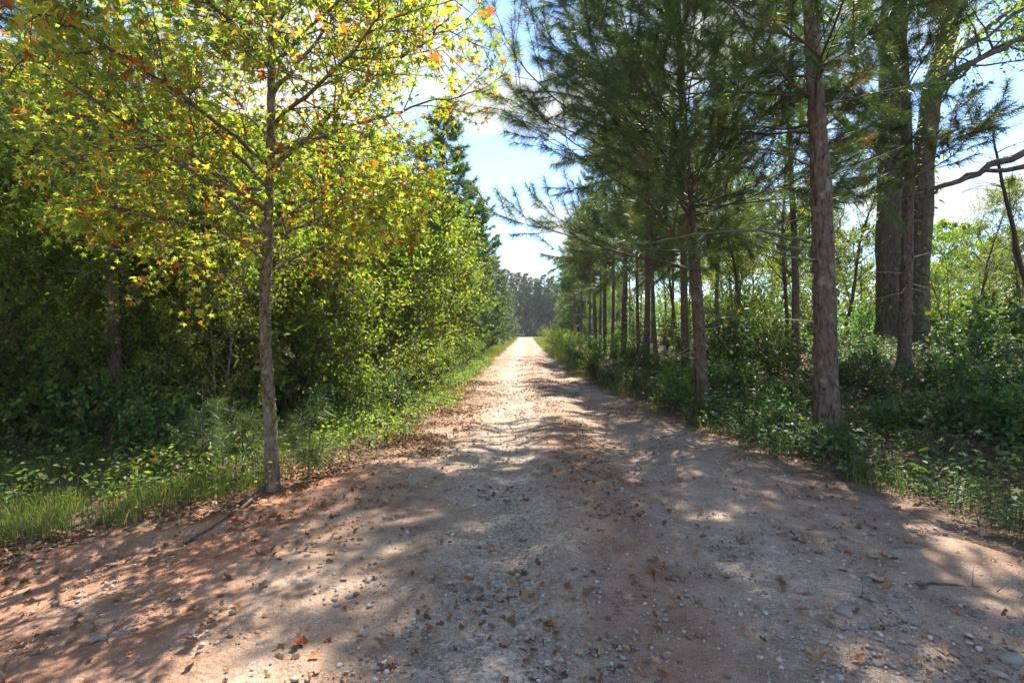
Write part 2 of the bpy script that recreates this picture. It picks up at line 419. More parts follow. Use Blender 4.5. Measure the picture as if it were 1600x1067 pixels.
# ------------------------------------------------------------------ ground and road
def masks(x, y):
    u = lane(x, y); s = side(x, y)
    lt = np.exp(-((u + 0.8) / 0.55) ** 2); rt = np.exp(-((u - 1.2) / 0.7) ** 2)
    pale = np.clip(0.30 + 0.75 * lt + 0.30 * rt + 0.25 * vn(x, y, 0.9, 4), 0, 1)
    clay = np.clip(0.55 * np.exp(-((u - 0.12) / 0.32) ** 2) * (1 - ss(7, 12, y)) + 0.95 * ss(-1.9, -2.8, u + .3 * vn(x, y, .7, 3)) * (1 - ss(4.5, 8, y)) + 0.25 * ss(-.6, .2, s), 0, 1)
    litter = np.clip(ss(-0.25, 0.5, s + 0.3 * vn(x, y, .5, 6)), 0, 1)
    litter = litter * (1 - 0.5 * (u < -1) * (1 - ss(.4, 1.2, s)) * (1 - ss(4, 7, y)))
    return pale, clay, litter
def grid(xs, ys):
    n, m_ = len(ys), len(xs)
    i = np.arange(n - 1)[:, None] * m_; j = np.arange(m_ - 1)[None]
    return np.stack([i + j, i + j + 1, i + m_ + j + 1, i + m_ + j], -1).reshape(-1, 4)
gx = np.sinh(np.linspace(-5.2, 5.2, 190)) * 6.0
gy = np.concatenate([np.linspace(-300, -12, 14), np.linspace(-10, 22, 150), 22 * np.exp(np.linspace(0.02, 4.0, 80))])
X, Y = np.meshgrid(gx, gy)
Z = tz(X, Y) - 0.06 * (1 - ss(-0.35, -0.1, side(X, Y))) - 0.03
Z = np.where(np.abs(X) + np.abs(Y) > 260, Z + 0.0, Z)
pa, cl, li = masks(X, Y)
g_me = mesh('ground', np.stack([X, Y, Z], -1).reshape(-1, 3), [grid(gx, gy)], [M_GROUND],
            dict(pale=pa.ravel(), clay=cl.ravel(), litter=li.ravel()), smooth=True)
ground = obj('ground', g_me, kind='structure')
ry = np.concatenate([np.arange(-6, 1.6, .25), np.arange(1.6, 8, .045), 8 * np.exp(np.arange(0.006, 2.93, .01))])
ru = np.linspace(-1, 1, 120)
U, RY = np.meshgrid(ru, ry)
RX = xc(RY) + U * (hw(RY) + 0.30)
RS = side(RX, RY)
RZ = tz(RX, RY) + 0.004 + 0.010 * vn(RX, RY, .22, 5) + 0.006 * vn(RX, RY, .09, 8) - 0.10 * ss(-0.12, 0.22, RS)
pa, cl, li = masks(RX, RY)
road = obj('road', mesh('road', np.stack([RX, RY, RZ], -1).reshape(-1, 3), [grid(ru, ry)], [M_GROUND],
                        dict(pale=pa.ravel(), clay=cl.ravel(), litter=li.ravel()), smooth=True), kind='structure')

# ------------------------------------------------------------------ stones in the road
ICO_T = np.array([(0,11,5),(0,5,1),(0,1,7),(0,7,10),(0,10,11),(1,5,9),(5,11,4),(11,10,2),(10,7,6),(7,1,8),(3,9,4),(3,4,2),(3,2,6),(3,6,8),(3,8,9),(4,9,5),(2,4,11),(6,2,10),(8,6,7),(9,8,1)])
ph = (1 + 5 ** .5) / 2
ICO_V = norm(np.array([(-1,ph,0),(1,ph,0),(-1,-ph,0),(1,-ph,0),(0,-1,ph),(0,1,ph),(0,-1,-ph),(0,1,-ph),(ph,0,-1),(ph,0,1),(-ph,0,-1),(-ph,0,1)], float))
def subdiv(V, T):
    V = list(map(tuple, V)); idx = {}; out = []
    def mid(a, b):
        k = (min(a, b), max(a, b))
        if k not in idx:
            idx[k] = len(V); V.append(tuple(norm((np.array(V[a]) + np.array(V[b])) / 2)))
        return idx[k]
    for a, b, c in T:
        x, y, z = mid(a, b), mid(b, c), mid(c, a)
        out += [(a, x, z), (x, b, y), (z, y, c), (x, y, z)]
    return np.array(V), np.array(out)
IV2, IT2 = subdiv(ICO_V, ICO_T)
stone_me = []
for k in range(9):
    v = IV2 * (1 + 0.16 * rng.standard_normal((len(IV2), 1))) + 0.05 * rng.standard_normal(IV2.shape)
    v = v * np.array([1, rng.uniform(.6, .95), rng.uniform(.35, .6)])
    stone_me.append(mesh('stone', v, [IT2], [M_STONE], smooth=(k % 2 == 0)))
def on_road(x, y):
    return float(side(x, y)) < -0.1
special = [(726, 942, 26), (934, 984, 20), (950, 998, 20), (884, 975, 14), (729, 1006, 16), (644, 1056, 18), (620, 760, 14), (864, 988, 12), (1016, 1006, 12), (403, 985, 16),
           (1372, 1034, 24), (1410, 965, 26), (1356, 905, 22), (1330, 900, 24), (1392, 935, 30), (1580, 1028, 44), (1560, 1050, 36), (1490, 1020, 34), (1264, 888, 24), (1424, 876, 18),
           (1320, 955, 40), (1530, 960, 26), (1590, 985, 30), (975, 828, 22), (1350, 975, 26), (1460, 985, 22), (478, 905, 20), (700, 1000, 20), (525, 945, 16), (545, 930, 18)]
ns = 0
def put_stone(x, y, s):
    global ns
    o = obj('stone', stone_me[ns % 9], road, (x, y, float(tz(x, y)) + s * 0.02), (rng.uniform(-.2, .2), rng.uniform(-.2, .2), rng.uniform(0, 6.3)), float(s))
    ns += 1
for px, py, wd in special:
    p = at(px, py); put_stone(p.x, p.y, wd / F * p.y * 0.38)
while ns < 300:
    py = 1080 - 260 * rng.random() ** 1.6
    px = rng.choice([rng.uniform(1150, 1640), rng.uniform(560, 900), rng.uniform(0, 1600)], p=[.55, .3, .15])
    p = at(px, py)
    if on_road(p.x, p.y):
        put_stone(p.x, p.y, float(np.clip(rng.lognormal(math.log(.016), .38), .009, .04)))
n = 52000
d = 2.0 * np.exp(rng.random(n) ** 1.25 * 2.1)
uu = rng.uniform(-1, 1, n)
xx = xc(d) + uu * hw(d)
u_ = lane(xx, d)
keep = (side(xx, d) < .15) & (rng.random(n) < np.clip(.22 + .9 * np.exp(-((u_ + .75) / .6) ** 2) + 1.0 * np.exp(-((u_ - 1.4) / .9) ** 2) + .7 * vn(xx, d, .5, 2) + .5 * vn(xx, d, 1.3, 5), 0.03, 1)) & (np.abs(xx / d) < 1.15)
xx, d = xx[keep], d[keep]; n = len(d)
s = np.clip(rng.lognormal(math.log(.0048), .5, n), .002, .02) * (1 + d * .06)
OCT_V = np.array([(1, 0, 0), (0, 1, 0), (-1, 0, 0), (0, -1, 0), (0, 0, 1), (0, 0, -1)], float)
OCT_T = np.array([(0, 1, 4), (1, 2, 4), (2, 3, 4), (3, 0, 4), (1, 0, 5), (2, 1, 5), (3, 2, 5), (0, 3, 5)])
def pebbles(k, bv, bt):
    x, y, q = xx[k], d[k], s[k]; n = len(x)
    a = rng.uniform(0, 6.28, n)
    v = bv[None] * (1 + .2 * rng.standard_normal((n, len(bv), 1))) * np.concatenate([np.ones((n, 1, 1)), rng.uniform(.6, 1, (n, 1, 1)), rng.uniform(.4, .8, (n, 1, 1))], 2)
    v = np.stack([v[..., 0] * np.cos(a)[:, None] - v[..., 1] * np.sin(a)[:, None], v[..., 0] * np.sin(a)[:, None] + v[..., 1] * np.cos(a)[:, None], v[..., 2]], -1) * q[:, None, None]
    v += np.stack([x, y, tz(x, y) + q * .15 + .004], -1)[:, None]
    return v.reshape(-1, 3), (bt[None] + (np.arange(n) * len(bv))[:, None, None]).reshape(-1, 3), 0, rndattr(n, len(bv))
bigp = s / d > .0028
V, Fs, mi, rn = join([pebbles(bigp, ICO_V, ICO_T), pebbles(~bigp, OCT_V, OCT_T)])
obj('gravel', mesh('gravel', V, Fs, [M_PEB], dict(rnd=rn)), road, kind='stuff')

# ------------------------------------------------------------------ broadleaf trees
def bend(p0, d0, L, n, up=0.25, wob=0.10, r=None):
    r = r or random
    pts = [np.array(p0, float)]; d = np.array(d0, float)
    for i in range(n):
        d = d + np.array([r.gauss(0, wob), r.gauss(0, wob), r.gauss(0, wob) + up / n])
        d /= np.linalg.norm(d)
        pts.append(pts[-1] + d * L / n)
    return np.array(pts)
def lerp(pts, t):
    f = t * (len(pts) - 1); i = min(int(f), len(pts) - 2); q = f - i
    return pts[i] * (1 - q) + pts[i + 1] * q, norm(pts[i + 1] - pts[i])
def rand_perp(d, r):
    v = np.array([r.gauss(0, 1), r.gauss(0, 1), r.gauss(0, .6)])
    v -= d * np.dot(v, d)
    return v / np.linalg.norm(v)
def branch_out(limb, Ls, r, nsec=(6, 9), ntw=(4, 6), tmin=.25, rad=.012, up=.25):
    """secondary branches and twigs along one limb -> polylines, twig ends A, B"""
    polys, A, B = [], [], []
    for k in range(r.randint(*nsec)):
        t = tmin + (1 - tmin) * (k + r.random()) / nsec[1]
        t = min(t, .98)
        p, d = lerp(limb, t)
        dd = d * .75 + rand_perp(d, r) * .9; dd /= np.linalg.norm(dd)
        L = Ls * (1.1 - .6 * t) * r.uniform(.7, 1.25)
        sec = bend(p, dd, L, 4, up, .12, r)
        polys.append((sec, np.linspace(rad, rad * .35, 5), 4))
        for j in range(r.randint(*ntw)):
            q, e = lerp(sec, r.uniform(.2, 1))
            f = e * .7 + rand_perp(e, r); f /= np.linalg.norm(f)
            A.append(q); B.append(q + f * L * r.uniform(.25, .5))
        A.append(sec[-2]); B.append(sec[-1] + d * .08)
    A.append(limb[-2]); B.append(limb[-1])
    return polys, A, B
def twig_leaves(A, B, per, size, tmpl, spread=.10, up=.9, droop=.25, rnd_pow=1.0):
    A = np.array(A); B = np.array(B)
    n = len(A) * per
    t = rng.uniform(.15, 1.05, (len(A), per, 1))
    P = (A[:, None] + (B - A)[:, None] * t + rng.normal(0, spread * .5, (len(A), per, 3))).reshape(-1, 3)
    D = (norm(B - A)[:, None] + rng.normal(0, .8, (len(A), per, 3))).reshape(-1, 3); D[:, 2] -= droop
    N = rng.normal(0, .55, (n, 3)); N[:, 2] += up
    s = size * rng.uniform(.6, 1.15, n)
    V, T = leaves(P, D, N, s, tmpl)
    return V, T, rng.random(n) ** rnd_pow, (P, D, N, s)
def broad_proto(seed, H, r0, base, R, nl, per, size, leafm, bark, tmpl=KITE, up_ang=(15, 50), stems=1, prof=None, nsec=(6, 9), ntw=(4, 6), lean=0.0, dens_top=1.0):
    r = random.Random(seed)
    tr_polys, polys, A, B = [], [], [], []
    for sidx in range(stems):
        az = r.uniform(0, 6.28)
        d0 = np.array([math.cos(az) * .18 * (stems > 1) + lean, math.sin(az) * .18 * (stems > 1), 1.0])
        trunk = bend((0, 0, -.15), d0 / np.linalg.norm(d0), H + .15, 10, .2, .05, r)
        rad = r0 * np.linspace(1, .16, 11) ** .9; rad[0] *= 1.35
        tr_polys.append((trunk, rad / (1 if stems == 1 else 1.4), 10))
        for i in range(nl // stems):
            t = base + (0.98 - base) * ((i + r.random()) / (nl // stems))
            p, d = lerp(trunk, t)
            q = (t - base) / (1 - base)
            pr = prof(q) if prof else (math.sin(math.pi * min(1, .18 + .82 * q) ** .8) * .85 + .15)
            a = i * 2.4 + r.uniform(-.5, .5); e = math.radians(r.uniform(*up_ang) + 20 * q)
            L = R * pr * r.uniform(.7, 1.15)
            limb = bend(p, (math.cos(a) * math.cos(e), math.sin(a) * math.cos(e), math.sin(e)), L, 6, .2, .10, r)
            rr = max(.008, r0 * .34 * (1 - .6 * q))
            tr_polys.append((limb, np.linspace(rr, rr * .25, 7), 5))
            a_, b_, c_ = branch_out(limb, L * .42, r, nsec, ntw, rad=rr * .35)
            polys += a_; A += b_; B += c_
    tv, tq = tubes(tr_polys)
    trunk_me = mesh('trunk', tv, [tq], [bark], dict(rnd=np.full(len(tv), .4)), smooth=True)
    pv, pq = tubes(polys)
    A = np.array(A); B = np.array(B)
    sv_, sq = segs(A, B, np.full(len(A), .004), np.full(len(A), .002))
    lv, lt, lr, _ = twig_leaves(A, B, per, size, tmpl)
    V, Fs, mi, rn = join([(pv, pq, 1, .3), (sv_, sq, 1, .3), (lv, lt, 0, np.repeat(lr, len(tmpl[0])))])
    crown_me = mesh('crown', V, Fs, [leafm, M_TWIG], dict(rnd=rn), mi)
    return trunk_me, crown_me
def shrub_proto(seed, H, R, nst, per, size, leafm, tmpl=OVAL, ntw=9):
    r = random.Random(seed)
    polys, A, B = [], [], []
    for i in range(nst):
        a = r.uniform(0, 6.28); e = math.radians(r.uniform(35, 85)); L = H * r.uniform(.6, 1.1)
        st = bend((r.gauss(0, .12 * R), r.gauss(0, .12 * R), -.05), (math.cos(a) * math.cos(e) * R / H, math.sin(a) * math.cos(e) * R / H, math.sin(e)), L, 6, .0, .16, r)
        polys.append((st, np.linspace(.012, .004, 7), 4))
        for k in range(ntw):
            p, d = lerp(st, r.uniform(.2, 1)); f = d * .5 + rand_perp(d, r); f /= np.linalg.norm(f)
            A.append(p); B.append(p + f * H * r.uniform(.12, .32))
    A = np.array(A); B = np.array(B)
    pv, pq = tubes(polys); sv_, sq = segs(A, B, np.full(len(A), .004), np.full(len(A), .002))
    lv, lt, lr, _ = twig_leaves(A, B, per, size, tmpl, spread=.08, droop=.15)
    V, Fs, mi, rn = join([(sv_, sq, 1, .3), (lv, lt, 0, np.repeat(lr, len(tmpl[0])))])
    return mesh('stem', pv, [pq], [M_TWIG], dict(rnd=np.full(len(pv), .3))), mesh('foliage', V, Fs, [leafm, M_TWIG], dict(rnd=rn), mi)

L_AT = [(20, 'at the outer end of the thicket'), (140, 'outside the bare dark pine trunk'), (225, 'around the bare dark pine trunk'), (310, 'between the bare dark pine trunk and the pine seedlings'),
        (400, 'on the outer side of the sweetgum trunk'), (480, 'on the track side of the sweetgum trunk'), (540, 'above the pine seedling nearest the track'), (600, 'midway from the sweetgum to the bushy pines'),
        (645, 'where the thicket meets the track'), (690, 'just before the bushy pines'), (725, 'under the tall bushy pines'), (9999, 'far along the sunny verge')]
R_AT = [(900, 'far along the shaded verge'), (935, 'above the sunny grass verge'), (970, 'before the ivy-wrapped pine'), (1005, 'beside the ivy-wrapped pine'), (1050, 'beside the thin leaning pine pole'), (1105, 'around the leaning roadside pine'),
        (1165, 'just past the leaning roadside pine'), (1215, 'between the leaning pine and the thick pine'), (1265, 'just before the thick bare pine'), (1330, 'around the thick bare pine trunk'), (1390, 'between the thick pine and the big oak'),
        (1450, 'beside the big double-stemmed oak'), (1510, 'just past the big oak'), (1570, 'below the bare reaching limbs'), (1620, 'below the thin dead tree'), (9999, 'beyond the thin dead tree')]
def where(px, d):
    tab = L_AT if px < 800 and d < 130 and px < 760 else R_AT
    w_ = next(t for lim, t in tab if px < lim)
    lay = 'front ' if d < 8 else ('' if d < 11.5 else ('second-row ' if d < 16 else ('inner ' if d < 21 else ('rear ' if d < 28 else 'hindmost '))))
    return w_, lay
def place(name, parts, label, cat, loc, group=None, rz=None, scale=1.0, tilt=(0, 0), grp_scale=None):
    t = thing(name, label, cat, loc, group, (tilt[0], tilt[1], rng.uniform(0, 6.28) if rz is None else rz), scale)
    for nm, me in parts:
        obj(nm, me, t)
    return t

TA = broad_proto(11, 7.0, .075, .06, 2.6, 40, 5, .115, M_BROAD, M_GBARK, KITE)
TB = broad_proto(12, 6.0, .06, .04, 2.2, 36, 5, .12, M_BROAD, M_GBARK, KITE, stems=2)
TC = broad_proto(13, 8.5, .09, .12, 3.0, 38, 5, .115, M_YEL, M_OBARK, KITE)
TD = broad_proto(14, 5.0, .045, .04, 2.0, 34, 5, .105, M_YEL, M_GBARK, KITE, stems=2)
TE = broad_proto(15, 9.0, .085, .30, 2.6, 26, 5, .10, M_YEL, M_OBARK, KITE)
SA = shrub_proto(21, 1.5, 1.0, 14, 9, .10, M_BROAD)
SB = shrub_proto(22, 1.0, 1.0, 14, 9, .085, M_UNDER)
SC_ = shrub_proto(23, .6, .8, 12, 8, .075, M_UNDER)
SD = shrub_proto(24, 2.2, 1.1, 14, 9, .10, M_YEL)
SE = shrub_proto(25, 1.9, .8, 8, 8, .17, M_UNDER, OVAL, 8)

# ------------------------------------------------------------------ pines
def pine_proto(seed, H, r0, base, R, whorl=.5, per=(4, 5), nd=38, nw=.0045, nl=.20, detail=True, dead=8, bias=None, trunk_hi=False, prof=None, thin=None):
    r = random.Random(seed)
    tp = np.array([(0.04 * math.sin(z * .7 + seed) , .04 * math.cos(z * .5 + seed), z) for z in np.linspace(-.2, H, 60 if not trunk_hi else 170)])
    tr = r0 * (1 - .93 * np.linspace(0, 1, len(tp)) ** 1.05) + (.012 if r0 > .05 else .001)
    tr = tr + r0 * .28 * np.exp(-np.maximum(tp[:, 2], 0) / .22)
    k = 44 if trunk_hi else 10
    if trunk_hi:
        zz = tp[:, 2][:, None] * np.ones((1, k)); th = np.arange(k)[None] / k * 6.28318
        cx, cy = np.cos(th) * 3 + 0 * zz, np.sin(th) * 3 + 0 * zz
        plates = vn(cx * 1.7 + zz * .35, cy * 1.7 + zz * 1.3, .62) * .6 + vn(cx * 3 + 9, cy * 3 + zz * 3.6, .6, 2) * .5
        disp = (np.clip(np.abs(plates) * 2.2, 0, .8) - .5) * .028 * (tr / r0)[:, None] + .012 * vn(cx, cy + zz, 1.2, 4) * (tr / r0)[:, None]
        disp = disp + r0 * .55 * np.exp(-np.maximum(zz, 0) / .13) * (.5 + .5 * np.cos(th * 5 + 1.3 * np.sin(th * 2 + seed)))
        for _ in range(26):
            kz, kt = r.uniform(.4, 7), r.uniform(0, 6.28)
            disp = disp + r.choice((-1, 1, 1)) * .03 * np.exp(-((zz - kz) / .05) ** 2 - (np.angle(np.exp(1j * (th - kt))) * r0 / .045) ** 2)
        tv, tq = tube(tp, tr, k, disp)
    else:
        tv, tq = tube(tp, tr, k)
    bpolys, C, AX, dpolys = [], [], [], []
    z = base
    while z < H - .25:
        q = (z - base) / (H - base)
        for j in range(r.randint(*per)):
            if thin and z < thin and r.random() < .5: continue
            a = r.uniform(0, 6.28)
            pr = prof(q) if prof else (min(1, .72 + q * 1.4) * (1 - q) ** .75 + .08)
            L = R * pr * r.uniform(.65, 1.1)
            if bias is not None:
                L *= 1 + bias[1] * max(0, math.cos(a - bias[0]))
            e = math.radians(r.uniform(-8, 18) + 42 * q)
            zz_ = z + r.uniform(-.15, .15)
            p0 = np.array([np.interp(zz_, tp[:, 2], tp[:, 0]), np.interp(zz_, tp[:, 2], tp[:, 1]), zz_])
            br = bend(p0, (math.cos(a) * math.cos(e), math.sin(a) * math.cos(e), math.sin(e)), L, 7, .28, .13, r)
            bpolys.append((br, np.linspace(.005 + .0055 * L, .004, 8), 4))
            nsb = max(3, int(L * 4.6))
            for s_ in range(nsb):
                t = .12 + .88 * (s_ + r.random()) / nsb
                p, d_ = lerp(br, min(t, .99))
                sd_ = d_ * .8 + rand_perp(d_, r) * .75; sd_[2] += .1; sd_ /= np.linalg.norm(sd_)
                sl = L * (.34 - .18 * t) * r.uniform(.7, 1.3) + .12
                sb = bend(p, sd_, sl, 3, .25, .1, r)
                bpolys.append((sb, np.linspace(.007, .004, 4), 3))
                for c in (.55, .8, 1.0) if sl > .4 else (.7, 1.0):
                    pc, dc = lerp(sb, c); C.append(pc); AX.append(dc)
            for c in (.8, .9, 1.0):
                pc, dc = lerp(br, c); C.append(pc); AX.append(dc)
        z += whorl * r.uniform(.8, 1.2)
    for j in range(dead):
        zz_ = r.uniform(base * .35, base); a = r.uniform(0, 6.28); L = r.uniform(.3, 1.3)
        br = bend((0, 0, zz_), (math.cos(a), math.sin(a), r.uniform(-.2, .3)), L, 4, -.05, .12, r)
        dpolys.append((br, np.linspace(.012, .004, 5), 4))
    C = np.array(C); AX = norm(np.array(AX)); nt_ = len(C)
    up = rng.normal(0, 1, (nt_, nd, 3)); ax = AX[:, None]
    pp = norm(up - ax * (up * ax).sum(-1, keepdims=True))
    th = rng.uniform(.25, 1.25, (nt_, nd, 1))
    D = ax * np.cos(th) + pp * np.sin(th); D[..., 2] -= .22; D = norm(D)
    base_ = C[:, None] + ax * rng.uniform(-.16, .05, (nt_, nd, 1))
    ln = nl * rng.uniform(.7, 1.15, (nt_, nd, 1))
    sd_ = norm(np.cross(D, rng.normal(0, 1, D.shape))) * nw
    tip = base_ + D * ln; tip[..., 2] -= .03
    V = np.stack([base_ - sd_ * .5, base_ + sd_ * .5, tip], 2).reshape(-1, 3)
    T = np.arange(len(V)).reshape(-1, 3)
    tone = rng.random((nt_, 1)) * .9 + rng.normal(0, .05, (nt_, nd))
    low = C[:, 2] < base + .22 * (H - base)
    brown = (rng.random(nt_) < np.where(low, .05, .01) * (nw < .02))
    tone = np.where(brown[:, None], rng.uniform(.95, 1, (nt_, nd)), np.clip(tone, 0, .92))
    bv, bq = tubes(bpolys)
    dv, dq = tubes(dpolys)
    V_, Fs, mi, rn = join([(bv, bq, 1, .35), (V, T, 0, np.repeat(tone.ravel(), 3))])
    tV, tF, tm, trn = join([(tv, tq, 0, .3), (dv, dq, 1, .6)])
    return (mesh('trunk', tV, tF, [M_PBARK, M_PALE], dict(rnd=trn), tm, smooth=True),
            mesh('crown', V_, Fs, [M_PINE, M_TWIG], dict(rnd=rn), mi))
PN1 = pine_proto(31, 12.5, .147, 4.4, 3.3, .42, (5, 7), 78, .0062, .22, thin=6.6, bias=(math.pi, .3), trunk_hi=True)
PN2 = pine_proto(32, 12.0, .11, 2.9, 3.7, .42, (5, 6), 78, .0064, .22, bias=(math.pi, .38), trunk_hi=True)
PN3 = pine_proto(33, 11.5, .11, 4.2, 2.4, .5, (4, 6), 50, .009, .22, trunk_hi=True)
PF1 = pine_proto(34, 12.5, .115, 4.4, 2.6, .56, (4, 5), 34, .012, .23)
PF2 = pine_proto(35, 11.0, .08, 4.0, 2.2, .6, (3, 5), 34, .012, .23)
PF3 = pine_proto(36, 12.0, .15, .5, 2.9, .48, (5, 6), 24, .03, .26, dead=0)
PW1 = pine_proto(37, 12.5, .13, 4.0, 2.3, .5, (5, 6), 15, .035, .28, dead=0)
PW2 = pine_proto(38, 11.5, .12, 3.2, 2.3, .5, (5, 6), 15, .035, .28, dead=0)
PT = lambda P: [('trunk', P[0]), ('crown', P[1])]

G_ROW = 'pines planted in a row along the track'
p = at(1297, 684)
pine1 = place('pine_tree', PT(PN1), 'thick straight pine trunk with cracked grey-brown bark, standing bare beside the track', 'tree', p, G_ROW, 0, 1, (0, -.045))
p = gp(1416, 10.6)
pine2 = place('pine_tree', PT(PN3), 'slim grey pine trunk standing in front of the huge double-stemmed oak', 'tree', p, G_ROW, 2, 1, (0, .006))
p = at(1097, 640)
pine3 = place('pine_tree', PT(PN2), 'leaning pine with boughs of long needles reaching over the track', 'tree', p, G_ROW, 0, 1, (0, -.06))
row = [(1069, 15.5, PF1, 1.0, 0.0, 'dark straight pine trunk close behind the leaning roadside pine'),
       (1027, 16.5, PF2, .85, -.05, 'thin leaning pine pole rising out of the leafy bushes'),
       (1010, 20, PF1, 1.05, 0, 'dark sturdy pine trunk between two thin pine poles'),
       (998, 22.5, PF2, .95, -.02, 'thin pine trunk just beyond the ivy-wrapped pine'),
       (976, 21.5, PF1, 1.1, 0, 'reddish pine whose lower trunk is wrapped in ivy'),
       (956, 26, PF2, 1.05, -.02, 'slender reddish pine one place beyond the ivy-wrapped pine'),
       (946, 29, PF1, 1.0, 0, 'straight dark pine in the closely spaced middle of the row'),
       (938, 33, PF2, 1.0, .01, 'thin pine half hidden in the closely spaced middle of the row'),
       (930, 31, PF1, 1.0, -.02, 'reddish pine where the grass verge turns sunny'),
       (921, 37, PF2, 1.1, 0, 'thin pine above the sunny grass verge'),
       (909, 42, PF1, .95, 0, 'small pine near the far end of the row above sunlit grass'),
       (897, 48, PF2, 1.1, 0, 'last bare pine trunk of the row before the bright bushes')]
for px, d_, P_, s_, ln_, lab in row:
    place('pine_tree', PT(P_), lab, 'tree', gp(px, d_), G_ROW, None, s_, (0, ln_))
for i, (px, d_) in enumerate([(1120, 19), (1150, 24), (1050, 30), (1020, 35), (985, 44), (1242, 14)]):
    place('pine_tree', PT((PF2, PF1)[i % 2]), where(px, d_)[1] + 'slim pine in the shaded wood ' + where(px, d_)[0], 'tree', gp(px, d_), 'pines in the wood behind the row', None, float(rng.uniform(.85, 1.1)), (0, float(rng.normal(0, .02))))
for i, (px, d_, s_) in enumerate([(884, 57, .95), (879, 68, .95), (873, 82, 1.0), (866, 98, 1.05), (862, 116, 1.1)]):
    place('pine_tree', PT(PF3), 'bushy pine green down to the ground far along the shaded side of the track', 'tree', gp(px + 20, d_), 'bushy pines far along the shaded side', None, s_)
for i, (px, d_, s_, lab) in enumerate([(684, 25, 1.05, 'tall bushy pine rising behind the yellow-green thicket into the sky gap'),
                                  (722, 36, 1.0, 'bushy pine second from the thicket along the sunny side of the track'),
                                  (744, 52, .90, 'pale green bushy pine right of two taller ones, overhanging the sunny verge'),
                                  (762, 72, 1.0, 'distant pale bushy pine whose boughs touch the narrow strip of track'),
                                  (778, 98, 1.0, 'farthest bushy pine before the dark wall of trees')]):
    place('pine_tree', PT(PF3), lab, 'tree', gp(px + 10, d_), 'bushy pines along the sunny side of the track', None, (s_ * 1.2, s_ * 1.2, s_))
for i in range(22):
    place('pine_tree', PT((PW1, PW2)[i % 2]), 'tall dark pine in the wall of trees closing the end of the track', 'tree', (float(-22 + i * 2.6), float(143 + rng.uniform(0, 9)), 0), 'pines closing the end of the track', None, (lambda q: (q * 1.5, q * 1.5, q))(float(rng.uniform(1.4, 1.75))))
for i in range(12):
    place('pine_tree', PT(PF3), 'dark bushy pine filling gaps between the tall pines at the end of the track', 'tree', (float(-16 + i * 4), float(152 + rng.uniform(0, 9)), -.5), 'bushy pines closing the end of the track', None, float(rng.uniform(1.2, 1.6)))

# ------------------------------------------------------------------ long dead boughs on the roadside pine
def px_poly(base, pts, rad, k=6, sub=4, wob=.01):
    P = np.array([pix(*q) for q in pts]) - np.array(base)
    t = np.linspace(0, len(P) - 1, (len(P) - 1) * sub + 1)
    Q = np.stack([np.interp(t, np.arange(len(P)), P[:, i]) for i in range(3)], -1)
    Q[1:-1] += rng.normal(0, wob, Q[1:-1].shape)
    return Q, np.interp(t, np.arange(len(P)), rad), k
def twigs_on(poly, n, L, r=.004, down=0.0):
    A, B = [], []
    for i in range(n):
        p, d = lerp(poly, rng.uniform(.15, 1)); f = d * .5 + rand_perp(d, random); f[2] -= down; f /= np.linalg.norm(f)
        A.append(p); B.append(p + f * L * rng.uniform(.4, 1.2))
    A = np.array(A); B = np.array(B)
    return segs(A, B, np.full(n, r), np.full(n, r * .4)), A, B
b1 = at(1297, 684)
dead = thing('fallen_branch_on_pine', '', '', (0, 0, 0)); bpy.data.objects.remove(dead)
for pts, rad in (([(1276, 378, 8.2), (1230, 372, 8.0), (1185, 360, 7.8), (1120, 362, 7.5), (1050, 372, 7.2), (985, 384, 7.0)], [.026, .02, .016, .013, .009, .004]),
                 ([(1272, 262, 8.2), (1235, 245, 8.0), (1205, 235, 7.8), (1150, 228, 7.6)], [.022, .018, .014, .006]),
                 ([(1300, 372, 8.2), (1312, 355, 8.4), (1320, 320, 8.6)], [.02, .014, .005])):
    q, r_, k = px_poly((0, 0, 0), pts, rad)
    v, f = tube(q, r_, k)
    (sv_, sq), A, B = twigs_on(q, 16, .5)
    V, Fs, mi, rn = join([(v, f, 0, .5), (sv_, sq, 0, .4)])
    inv = Matrix.LocRotScale(pine1.location, pine1.rotation_euler, None).inverted()
    o = obj('branch', mesh('branch', V, Fs, [M_DEAD], dict(rnd=rn), smooth=True), pine1, label='bare dead bough with grey flaking bark')
    o.matrix_local = inv

# ------------------------------------------------------------------ sweetgum
gb = at(425, 758)
gbn = np.array(gb)
gum = thing('sweetgum_tree', 'slender sweetgum with mottled bark and backlit yellow-green star leaves turning orange', 'tree', gb)
dg = gb.y
tpx = [(425, 766, 0), (424, 700, 0), (420, 620, 0), (415, 540, 0), (414, 460, 0), (418, 380, 0), (421, 300, 0), (423, 220, 0), (424, 130, 0), (425, 40, 0), (428, -80, .05), (432, -220, .1), (436, -360, .1)]
tk = [(a, b, dg + c) for a, b, c in tpx]
gt, gr, _ = px_poly(gbn, tk, [.078, .066, .058, .053, .049, .046, .043, .040, .037, .033, .027, .018, .008], 26, 8, .002)
kk = 26
dsp = .0045 * vn(np.arange(kk)[None] * 1.0 + gt[:, 2:3] * 6, gt[:, 2:3] * 20 + np.arange(kk)[None] * .7, 1.0)
tv, tq = tube(gt, gr, kk, dsp)
obj('trunk', mesh('trunk', tv, [tq], [M_GBARK], smooth=True), gum)
r = random.Random(5)
